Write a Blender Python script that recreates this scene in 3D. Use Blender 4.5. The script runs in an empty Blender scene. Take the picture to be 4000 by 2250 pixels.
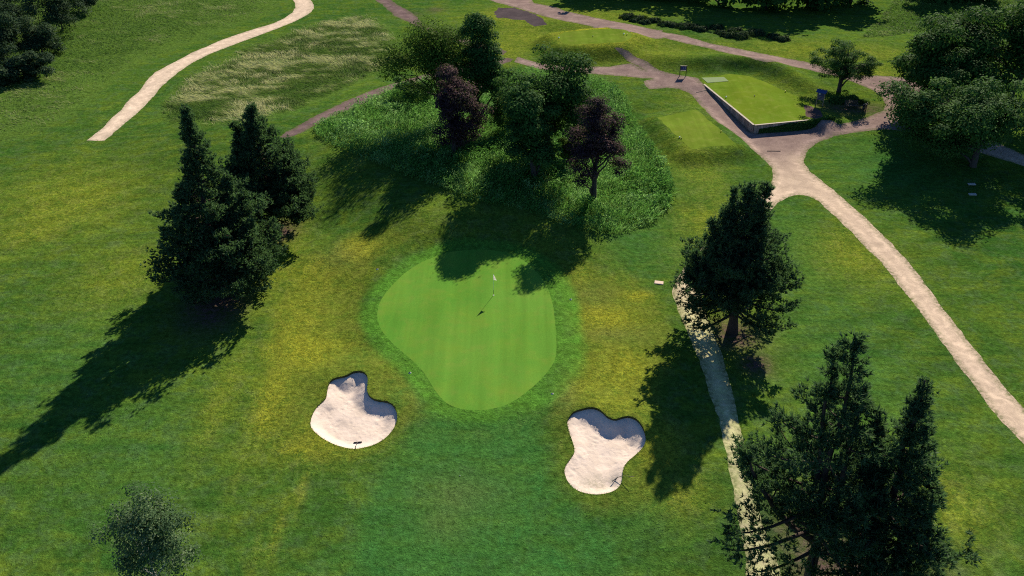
import bpy, math, random
import numpy as np
from mathutils import Vector, Matrix, geometry

# ---------------------------------------------------------------- camera, sky, sun, exposure
scene = bpy.context.scene
cam_d = bpy.data.cameras.new('camera'); cam = bpy.data.objects.new('camera', cam_d)
scene.collection.objects.link(cam); scene.camera = cam
cam.location = (0, 0, 44); cam.rotation_euler = (math.radians(90 - 33.3), 0, 0)
cam_d.sensor_width = 36; cam_d.lens = 29.7; cam_d.clip_end = 6000; cam_d.clip_start = 0.5

SUN_AZ, SUN_EL = math.radians(23.5), math.radians(33)      # clockwise from +Y
world = bpy.data.worlds.new('World'); scene.world = world; world.use_nodes = True
wn = world.node_tree.nodes; wl = world.node_tree.links
bg = wn.get('Background') or wn.new('ShaderNodeBackground')
sky = wn.new('ShaderNodeTexSky'); sky.sky_type = 'NISHITA'; sky.sun_disc = False
sky.ozone_density = 10.0; sky.dust_density = 0.0; sky.air_density = 1.0
sky.sun_elevation = SUN_EL; sky.sun_rotation = SUN_AZ
wl.new(sky.outputs[0], bg.inputs[0]); bg.inputs[1].default_value = 0.068
sd = bpy.data.lights.new('sun', 'SUN'); sd.energy = 5.0; sd.angle = math.radians(0.5); sd.color = (1.0, 0.89, 0.72)
sun = bpy.data.objects.new('sun', sd); scene.collection.objects.link(sun)
sv = Vector((math.sin(SUN_AZ) * math.cos(SUN_EL), math.cos(SUN_AZ) * math.cos(SUN_EL), math.sin(SUN_EL)))
sun.rotation_euler = sv.to_track_quat('Z', 'Y').to_euler(); sun.location = sv * 300
vs = scene.view_settings; vs.view_transform = 'Standard'; vs.look = 'None'; vs.exposure = 0.95; vs.gamma = 1.0
scene.cycles.use_denoising = False; scene.cycles.filter_width = 1.1
scene.cycles.max_bounces = 6; scene.cycles.diffuse_bounces = 3; scene.cycles.transmission_bounces = 4

# ---------------------------------------------------------------- site survey (world metres)
TERR = {
  'spots': [(32.89, 100.86, 0, 5), (31.67, 103.76, 0, 4), (36.37, 103.76, 0.0, 4), (41.49, 104.66, 0.25, 4), (46.63, 105.59, 0.7, 5), (29.81, 108.01, 0.35, 4), (28.68, 112.59, 0.7, 4), (27.65, 117.2, 0.95, 4), (25.36, 120.15, 1.0, 5), (21.16, 121.43, 1.0, 6), (33.85, 94.58, 0, 6), (32.83, 84.75, 0, 8), (27.44, 90.45, 0, 6), (19.74, 86.59, 0, 7), (15.64, 94.58, 0, 5), (15.59, 103.52, 0.1, 4), (24.91, 132.13, 2.3, 5), (31.3, 128.87, 2.4, 5), (37.35, 125.33, 2.4, 5), (42.12, 122.25, 2.3, 5), (20.84, 137.1, 2.2, 5), (28.33, 138.38, 2.3, 7), (36.58, 131.81, 2.4, 7), (44.21, 125.63, 2.3, 7), (47.77, 122.47, 2.0, 6), (51.14, 119.03, 1.4, 6), (55.06, 117.67, 1.0, 8), (55.55, 107.89, 0.4, 8), (36.65, 142.89, 2.2, 9), (48.55, 132.45, 2.2, 9), (58.97, 128.55, 1.8, 9), (45.86, 115.92, 1.2, 4), (48.08, 112.94, 1.0, 4), (19.41, 125.09, 1.1, 4), (14.76, 123.75, 1.1, 6), (11.58, 149.1, 2.2, 8), (18.6, 151.52, 2.2, 9), (12.68, 133.65, 1.0, 5), (8.61, 134.97, 1.0, 6), (18.54, 130.8, 1.3, 4), (2.3, 131.15, 1.6, 8), (-1.88, 140.55, 1.4, 10), (15.89, 124.73, 1.1, 5), (-27.16, 94.53, 2.4, 6), (-21.11, 91.86, 2.6, 6), (-31.89, 103.57, 2.0, 6), (-15.41, 99.58, 2.6, 6), (-9.05, 91.86, 2.6, 6), (-4.03, 86.33, 2.6, 5), (0.56, 84.16, 2.4, 5), (-17.25, 86.33, 2.6, 5), (-11.05, 81.9, 2.6, 4), (-23.39, 88.09, 2.4, 4), (-27.8, 91.74, 2.0, 4), (-5.42, 79.51, 2.3, 4), (-2.17, 79.7, 2.2, 4), (2.17, 79.3, 1.8, 4), (3.56, 89.36, 1.8, 5), (0.0, 96.21, 2.0, 6), (-6.66, 103.95, 2.2, 6), (-17.33, 109.41, 2.2, 6), (-27.64, 86.99, -0.3, 4), (-21.27, 81.25, -0.5, 3.5), (-17.6, 79.56, -0.2, 3), (-24.89, 82.42, -0.5, 4), (-23.2, 85.81, 0.3, 3), (-14.63, 74.72, 0.7, 3), (-10.1, 71.36, 0.9, 2.5), (-4.97, 69.77, 0.7, 3), (0.51, 72.35, 0.3, 5), (-31.88, 89.96, 0.2, 5), (11.93, 47.52, 0.7, 3.5), (12.34, 43.31, 0.9, 3.5), (11.49, 52.36, 0.4, 3)],
  'wall': [(28.02, 119.21), (31.64, 103.87), (40.39, 105.94)],
  'tee_a': [(28.02, 119.21), (31.64, 103.87), (40.39, 105.94), (41.63, 106.98), (41.7, 108.94), (41.12, 112.26), (39.99, 114.38), (38.63, 117.16), (37.21, 120.05), (35.32, 122.85), (32.54, 123.73), (30.67, 122.63), (28.09, 122.3)],
  'tee_mat': [(28.13, 121.93), (31.52, 122.23), (31.84, 120.48), (28.59, 119.74)],
  'tee_mulch': [(40.24, 111.14), (39.19, 106.81), (40.42, 106.02), (41.63, 106.98), (41.7, 108.94), (41.17, 110.58)],
  'tee_b': [(19.42, 106.51), (22.14, 96.47), (28, 98.03), (25.13, 109.53)],
  'tee_c': [(6.9, 137.86), (12.21, 139.87), (18.08, 140.97), (19.84, 136.87), (17.42, 132.91), (13.51, 132.58), (10, 131.92), (7.87, 131.92)],
  'tees': [('tee_a', 1.22, 4.5), ('tee_b', 1.15, 3.6), ('tee_c', 3.1, 4.5)],
  'ridges': [([(21.78, 129.15), (26.15, 127.7), (30.53, 126.76), (34.91, 126.05), (38.38, 124.9), (40.4, 121.31), (41.61, 117.89)], 0.75, 2.6), ([(8.11, 147.67), (13.58, 146.11), (18.95, 144.57)], 0.3, 3)],
  'green': [(-9.2, 70.6), (-10.54, 68.57), (-11.5, 66.34), (-12.12, 64.21), (-12.17, 62.43), (-11.9, 60.95), (-11.2, 59.29), (-9.88, 57.47), (-8.35, 55.72), (-7.29, 54.24), (-6.51, 52.62), (-5.77, 51.25), (-5.08, 50.3), (-4.06, 49.74), (-2.7, 49.55), (-1.34, 49.74), (-0.24, 50.3), (1.15, 51.63), (2.47, 53.42), (3.44, 55.08), (3.78, 56.8), (3.82, 58.6), (3.82, 60.95), (3.75, 63.44), (3.51, 65.8), (2.91, 68), (1.73, 70.3), (0.49, 71.95), (-1.1, 72.78), (-2.71, 73.1), (-4.31, 73.1), (-5.89, 72.85), (-7.36, 72.11)],
  'bunker_one': [(-14.62, 52.87), (-14.24, 53.15), (-13.72, 53.26), (-13.33, 53.47), (-12.96, 53.83), (-12.55, 53.94), (-12.11, 53.82), (-11.78, 53.44), (-11.63, 52.94), (-11.56, 52.25), (-11.54, 51.75), (-11.4, 51.26), (-11.11, 50.86), (-10.73, 50.6), (-10.19, 50.47), (-9.65, 50.34), (-9.26, 50.02), (-8.97, 49.47), (-8.8, 48.85), (-8.79, 48.32), (-8.89, 47.71), (-9.15, 47.02), (-9.57, 46.36), (-10.16, 45.85), (-10.78, 45.58), (-11.46, 45.38), (-12.24, 45.48), (-13.12, 45.83), (-13.99, 46.37), (-14.72, 47.03), (-15.16, 47.55), (-15.35, 48.03), (-15.41, 48.69), (-15.34, 49.53), (-15.1, 50.19), (-14.75, 50.71), (-14.66, 51.07), (-14.73, 51.79), (-14.74, 52.37)],
  'bunker_two': [(4.27, 48.19), (4.58, 48.71), (4.93, 48.92), (5.39, 49.01), (5.79, 49.12), (6.18, 49.1), (6.56, 48.89), (6.87, 48.54), (7.16, 48.03), (7.47, 47.73), (7.79, 47.62), (8.13, 47.75), (8.48, 47.88), (8.81, 47.88), (9.18, 47.72), (9.47, 47.34), (9.68, 46.79), (9.79, 46.18), (9.8, 45.61), (9.66, 45.05), (9.32, 44.53), (8.87, 44.08), (8.29, 43.57), (7.95, 43.09), (7.79, 42.6), (7.7, 42.04), (7.6, 41.57), (7.35, 41.12), (6.97, 40.82), (6.5, 40.67), (5.83, 40.61), (5.19, 40.75), (4.6, 41.04), (4.16, 41.49), (3.86, 42.08), (3.72, 42.79), (3.74, 43.21), (3.89, 43.63), (4.18, 44.11), (4.54, 44.73), (4.57, 45.25), (4.45, 45.93), (4.3, 46.62), (4.2, 47.38), (4.17, 47.83)],
}
SITE = {
  'pale_path': [(-54.91, 101.66), (-54.49, 105.93), (-54.6, 109.71), (-54.47, 111.88), (-54.9, 116.12), (-54.78, 119.49), (-55.31, 124.39), (-55.39, 127.93), (-54.64, 131), (-53.69, 134.3), (-52.86, 137.62), (-51.3, 140.92), (-50.07, 144.18), (-47.79, 148.05), (-45.28, 151.59), (-43.12, 154.19), (-42.01, 157.57), (-41.34, 161.06), (-41.43, 164.52), (-42.38, 168.18), (-43.93, 172.32), (-46.84, 177.75), (-43.27, 178.34), (-40.5, 172.49), (-38.6, 167.46), (-37.83, 164.18), (-37.78, 161.44), (-38.62, 158.46), (-40.08, 154.21), (-41.7, 151.06), (-44.11, 146.93), (-46.44, 143.02), (-48.31, 139.58), (-49.85, 136.14), (-50.96, 132.94), (-51.64, 128.74), (-51.97, 125.52), (-52.18, 121.02), (-51.91, 117.56), (-51.82, 113.23), (-51.9, 110.05), (-52.23, 106.78), (-52.3, 103.03), (-52.6, 101.44)],
  'chip_path_low': [(-29.15, 98.07), (-28.19, 101.04), (-26.97, 103.13), (-25.86, 105.97), (-24.17, 108.55), (-22.94, 111.58), (-20.76, 114.9), (-18.82, 118.15), (-16.85, 120.39), (-14.88, 123.46), (-9.64, 126.59), (-4.78, 129.68), (-1.16, 131.43), (0.66, 129.5), (-3.7, 126.66), (-8.49, 123.7), (-14.07, 121.13), (-15.57, 119.16), (-17.27, 116.23), (-18.95, 112.49), (-20.35, 109.86), (-22.18, 107.16), (-23.57, 105.28), (-25.13, 102.3), (-26.36, 100.19), (-27.58, 98.27)],
  'chip_path_far': [(-27.69, 172.24), (-24.48, 165.13), (-22.16, 160.17), (-20, 156), (-18.25, 152.81), (-16, 148.54), (-11.65, 141.52), (-7.1, 136.75), (-1.38, 132.37), (-0.87, 134.21), (-6.13, 139.12), (-11.17, 144.16), (-15.26, 150.48), (-16.21, 153.42), (-17.55, 157.6), (-19.45, 162.11), (-21.57, 165.83), (-24.85, 172.18)],
  'soil_patch': [(-3.15, 158.43), (-2.37, 162.3), (0.31, 161.25), (2.68, 157.58), (4.93, 153.3), (5.95, 149.37), (5.66, 147.23), (3.87, 147.38), (2.13, 151.22), (0.3, 151.99), (-1.32, 153.24), (-2.95, 153.26)],
  'upper_track': [(-6.1, 172.29), (-4.38, 170.2), (-1.41, 165.18), (2.68, 157.58), (6.06, 152.52), (9.29, 148.53), (13.54, 145.27), (17.25, 139.16), (21.4, 138.16), (24.87, 138.39), (24.77, 139.01), (27.85, 135.52), (31, 133.16), (33.76, 129.6), (35.46, 127.14), (38.3, 124.83), (41.53, 124.12), (43.66, 123.58), (45.67, 122.69), (47.62, 121.77), (49.26, 119.97), (50.52, 118.48), (51.65, 116.7), (52.15, 114.47), (51.81, 112), (51, 110.04), (48.92, 108.69), (46.86, 107.35), (43.08, 105.09), (42.34, 106.08), (40.58, 106.21), (31.65, 103.83), (27.94, 119.22), (27.79, 119.85), (27.52, 121.96), (24.95, 123.14), (23.71, 123.8), (22.32, 125.04), (20.98, 127.09), (21.89, 125.94), (20.21, 128.46), (18.45, 130.78), (17.28, 131.38), (16.05, 131.33), (17.19, 130.03), (18.26, 128.55), (20.14, 125.17), (18.4, 128.01), (17.21, 128), (15.14, 127.17), (12.18, 127.28), (9, 127.43), (4.26, 128.49), (0.87, 131.41), (0.26, 128.85), (4.19, 125.81), (8.88, 125.28), (10.95, 124.07), (13.84, 123.7), (16.68, 123.06), (19.46, 122.15), (21.08, 122.02), (19.49, 120.84), (19.42, 119.57), (19.85, 117.83), (21.96, 118.26), (20.32, 117.73), (22.45, 118.3), (24.13, 118), (25.4, 116.53), (25.93, 114.7), (26.27, 110.98), (26.6, 107.56), (27.13, 105.22), (28.37, 103.47), (29.4, 101.02), (29.81, 97.96), (30.74, 96.85), (31.25, 95.13), (31.49, 93.22), (31.06, 91.19), (30.31, 89.3), (29.31, 87.38), (27.71, 85.71), (24.5, 81.17), (21.2, 76.88), (18.52, 73.26), (16.86, 70.63), (15.67, 68.22), (15.1, 66.41), (15.07, 64.92), (15.16, 62.52), (15.31, 60.68), (15.56, 58.41), (15.6, 55.92), (15.59, 52.86), (15.63, 49.64), (15.56, 46.73), (15.34, 43.88), (15.14, 40.6), (14.94, 38), (14.87, 36.01), (14.62, 34.12), (14.14, 30.43), (17.45, 30.43), (16.78, 34.14), (16.66, 36.34), (16.52, 38.21), (16.49, 40.66), (16.62, 43.4), (17.02, 46.77), (17.36, 49.97), (17.57, 52.75), (17.7, 55.98), (17.76, 59.11), (17.74, 60.96), (17.6, 62.96), (17.64, 65.37), (18.64, 68.42), (21.33, 73), (24.88, 77.91), (27.85, 81.54), (29.28, 83.6), (30.19, 84.86), (31.53, 86.07), (32.85, 86.52), (33.75, 86.13), (34.54, 84.82), (35.13, 81.42), (35.67, 78.19), (36.14, 74.97), (36.6, 72.02), (36.86, 68.75), (37.06, 65.61), (37.15, 62.41), (37.13, 59.49), (37.12, 55.6), (37.27, 53.3), (37.29, 50.9), (37.36, 48.2), (37.81, 45.79), (38.75, 39.47), (40.58, 42.71), (39.87, 49.84), (39.7, 51.55), (39.55, 54.18), (39.51, 57.28), (39.48, 60.93), (39.47, 63.42), (39.52, 66.14), (39.58, 69.05), (39.48, 71.77), (39.2, 74.97), (38.77, 78.03), (38.28, 81.16), (37.74, 84.38), (37.02, 87.91), (36.29, 90.62), (35.77, 92.46), (35.78, 94.63), (36.29, 96.38), (37.49, 98.94), (39.42, 101.02), (41.72, 102.32), (44.55, 103.33), (46.83, 103.8), (49.04, 104), (51.77, 103.47), (54.75, 101.25), (57.27, 98.26), (59.85, 95.79), (62.38, 93.47), (64.78, 91.18), (66.5, 94.39), (63.81, 96.32), (61.92, 100.15), (59.83, 104.06), (59.16, 109.42), (60.02, 115.03), (60.66, 119.29), (59.66, 121.21), (58.39, 121.96), (56.65, 122.09), (54.49, 122.29), (52.24, 122.24), (50.49, 122.38), (48.3, 123.94), (46.24, 126.13), (44.7, 127.13), (42.64, 128.03), (39.65, 129.87), (36.66, 132.04), (34.62, 133.5), (31.54, 135.96), (28.6, 139.85), (25.23, 142.04), (25.53, 142.75), (22.32, 144.83), (18.25, 148.07), (14.05, 151.73), (9.7, 155.96), (8.41, 158.63), (6.36, 161.4), (4.25, 164.06), (3.85, 168.41), (2.89, 171.64)],
  'copse': [(-25.29, 100.72), (-23.99, 97.44), (-20.99, 94.32), (-18.22, 91.92), (-15.04, 89.14), (-11.51, 86), (-6.42, 82.7), (-3.75, 80.61), (0.08, 79.67), (3.01, 78.31), (5.45, 76.92), (7.89, 76.16), (9.55, 76.16), (12.17, 77.21), (15.03, 79.7), (17.25, 83), (18.39, 86.86), (18.79, 91.44), (18.25, 95.86), (17.25, 101.33), (16.62, 106.73), (16.17, 112.33), (15.46, 116.21), (14.08, 119.74), (12.45, 121.1), (10.75, 122.06), (6.65, 122.85), (0.72, 123.85), (-6.4, 122.42), (-11.04, 121.02), (-16.27, 115.75), (-19.44, 110.37), (-22.43, 105.59), (-24.14, 103.5)],
  'blond_meadow': [(-48.41, 109.73), (-49.46, 114.26), (-50.1, 119.96), (-49.32, 127.79), (-46.8, 132.89), (-44.4, 139.46), (-41.09, 143.65), (-38.09, 150.3), (-34.48, 155.49), (-32.91, 156.77), (-30.83, 158.54), (-27.97, 160.23), (-24.58, 156.62), (-21.66, 150.3), (-19.43, 142.94), (-18.23, 132.4), (-19.71, 127.64), (-22.03, 122.99), (-24, 117.65), (-25.26, 114.4), (-28.84, 107.8), (-31.84, 104.52), (-34.55, 103.2), (-39.58, 103.04), (-44.88, 105.84)],
  'left_meadow': [(-69.11, 99.37), (-118.71, 191.58), (-88.13, 182.45), (-69.53, 183.25), (-51.56, 176.55), (-48.29, 172.29), (-45.93, 167.18), (-44.67, 162.31), (-46.01, 159.28), (-49.3, 153.64), (-52.8, 145.91), (-55.41, 140.23), (-58.11, 135.61), (-60.43, 128), (-60.09, 119.77), (-60.05, 112.98), (-61.21, 107.46), (-63.37, 102.84)],
  'far_meadow': [(58.62, 140.59), (62.38, 147.92), (67.89, 156.83), (74.41, 168.27), (79.71, 177.46), (108.17, 177.2), (99.16, 160), (78.52, 151.09), (74.9, 150.07), (68.65, 146.5), (62.98, 142.09)],
  'semi_left': [(-21.4, 62.09), (-21.55, 66.7), (-19.55, 68.99), (-17.75, 72.12), (-15.83, 75.27), (-12.65, 76.24), (-10.06, 75.05), (-12.96, 72), (-14.23, 68.3), (-13.75, 63.69), (-12.48, 59.9), (-9.93, 55.97), (-7.97, 52.95), (-7.41, 50.41), (-8.34, 47.45), (-9.87, 45.38), (-11.73, 44.19), (-14.03, 44.2), (-16.02, 45.43), (-17.58, 47.1), (-18.87, 49.75), (-19.87, 53.13), (-20.77, 57.94)],
  'semi_right': [(5.8, 68.35), (10.5, 69.29), (13.14, 65.98), (14.2, 60.89), (13.73, 55.98), (11.57, 52.65), (10.77, 49.39), (11.1, 45.63), (11.29, 43.03), (9.83, 40.53), (7.52, 39.14), (5.16, 39.63), (3.65, 41.51), (3.31, 46.45), (3.13, 49.41), (4.65, 54.5), (5.59, 58.89), (5.71, 63.68)],
  'apron': [(-7.02, 49.56), (-8.46, 45.81), (-9.7, 41.91), (-10.48, 38.02), (-10.73, 33.35), (7.02, 33.3), (7.08, 37.46), (5.12, 38.98), (3.1, 41.56), (2.41, 45.76), (2.22, 49.61), (0.37, 49.05), (-3.3, 48.82)],
  'zones': [('dry', -15.55, 73.36, 1.85, 2.15, 1.0), ('dry', -18.83, 69.28, 3.53, 4.21, 0.45), ('dry', -17.75, 57.39, 2.71, 2.9, 1.0), ('dry', -18.74, 52.13, 1.62, 5.81, 0.6), ('dry', -13.89, 46.59, 3.56, 2.37, 0.55), ('dry', -19.04, 62.76, 2.51, 3.94, 0.5), ('dry', -13.15, 51.29, 2.52, 1.8, 0.3), ('dry', 8.48, 62.08, 2.69, 2.11, 1.0), ('dry', 11.6, 65.61, 1.68, 0.92, 0.8), ('dry', 8.87, 54.25, 2.45, 3.49, 0.75), ('dry', 6.16, 52.84, 1.9, 3.26, 0.45), ('dry', 10.7, 44.85, 1.76, 2.47, 0.6), ('dry', 11.22, 40.83, 2.17, 2.2, 0.35), ('dry', 7.74, 49.75, 2.81, 1.8, 0.5), ('dry', 6.23, 69.08, 2.33, 2.62, 0.35), ('dry', -23.44, 72.45, 2.88, 9.49, 0.3), ('dry', 13.71, 137.62, 8.23, 7.11, 0.8), ('dry', -22.93, 51.19, 1.27, 6.26, 0.25), ('dry', -51.06, 85.24, 9.13, 9.57, 0.3), ('dry', -37.89, 68.63, 4.54, 5.96, 0.25), ('dry', -50.27, 77.86, 3.78, 3.57, 0.35), ('dry', -19.59, 43.46, 0.57, 3.7, 0.15), ('dry', -14.64, 41.54, 0.34, 2.3, 0.3), ('dry', -15.49, 38.03, 0.32, 2.77, 0.28), ('dry', -16.48, 35.75, 0.35, 2.61, 0.2), ('dry', 34.62, 73.19, 4.82, 4.82, 0.3), ('dry', 29.02, 40.65, 3.83, 4.63, 0.3), ('dry', -2.42, 133.88, 5.1, 6.32, 0.4), ('dry', 0.86, 154.33, 8.5, 8.51, 0.4), ('dry', 33.04, 116.27, 8.34, 4.96, 0.35), ('dry', 21.05, 79.87, 3.45, 5.55, 0.3), ('dry', -14.87, 108.34, 3.21, 3.25, 0.2), ('dry', 47.86, 132.07, 19.96, 5.78, 0.3), ('dry', 55.75, 122.49, 5.56, 6.74, 0.35), ('dry', 33.63, 111.62, 10.01, 4.01, 0.3), ('dry', 22.07, 131.85, 8.57, 8.07, 0.25), ('dry', 17.48, 136.53, 7.01, 3.08, 0.5), ('dry', 11.47, 152.38, 14.14, 6.32, 0.35), ('dry', 2.81, 142.18, 6.32, 9.01, 0.3), ('dry', -18.42, 99.77, 4.5, 11.98, 0.2), ('dry', 22.37, 94.62, 3.52, 11.42, 0.25), ('dry', 19.95, 70.17, 3.53, 13.36, 0.25), ('dry', -15.43, 45.41, 1.76, 0.64, 0.6), ('dry', -15.48, 57.96, 2.06, 1.76, 0.5), ('dry', -19.22, 60.27, 1.57, 2.47, 0.7), ('lush', -2.72, 41.53, 6.36, 6.04, 0.9), ('lush', -2.75, 35.72, 8.39, 4.01, 0.8), ('lush', 8.15, 37.71, 3.34, 3.92, 0.6), ('lush', -8.81, 51.82, 1.58, 2.1, 0.7), ('lush', 2.87, 50.47, 1.82, 2.04, 0.7), ('lush', -12.86, 55.6, 1.65, 2.02, 0.3), ('lush', 13.3, 76.19, 5.02, 7.94, 0.5), ('lush', 46.25, 93.44, 7.08, 8.73, 0.6), ('lush', 29.08, 74.88, 3.22, 10.64, 0.5), ('lush', 27.19, 56.26, 5.05, 12.56, 0.45), ('lush', -38.0, 56.09, 5.3, 7.12, 0.4), ('lush', -28.58, 44.62, 5.76, 6.55, 0.35), ('lush', 16.54, 73.17, 2.84, 6.67, 0.4), ('lush', 21.2, 90.39, 4.26, 4.8, 0.35), ('brown', -3.8, 41.17, 3.03, 2.26, 0.35), ('brown', -4.47, 38.68, 1.6, 1.77, 0.3), ('brown', -7.01, 52.95, 0.8, 3.57, 0.5), ('brown', 4.25, 53.01, 0.96, 4.08, 0.5), ('brown', -1.1, 71.43, 1.18, 0.88, 0.7), ('brown', 4.95, 59.94, 0.5, 3.63, 0.5), ('brown', -17.01, 72.42, 2.44, 2.33, 0.4), ('brown', 7.15, 65.81, 2.24, 2.02, 0.35), ('brown', 9.47, 59.65, 2.79, 1.23, 0.4), ('litter', -27.38, 64.26, 2.22, 3.47, 1.0), ('litter', -24.76, 77.89, 1.71, 1.91, 1.0), ('litter', 19.35, 59.42, 2.13, 2.12, 0.9), ('litter', 20.27, 55.39, 1.18, 1.42, 0.8), ('litter', 19.76, 35.12, 2.91, 4.76, 0.75), ('litter', 22.12, 32.66, 4.03, 3.23, 0.9), ('litter', -16.33, 153.52, 2.19, 3.64, 0.0), ('litter', -19.02, 158.97, 1.93, 2.58, 0.5), ('litter', -14.52, 162.35, 1.47, 1.95, 0.5), ('litter', 46.78, 110.52, 4.22, 1.76, 0.75), ('litter', -16.63, 131.78, 0.83, 1.19, 0.0)],
}
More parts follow.
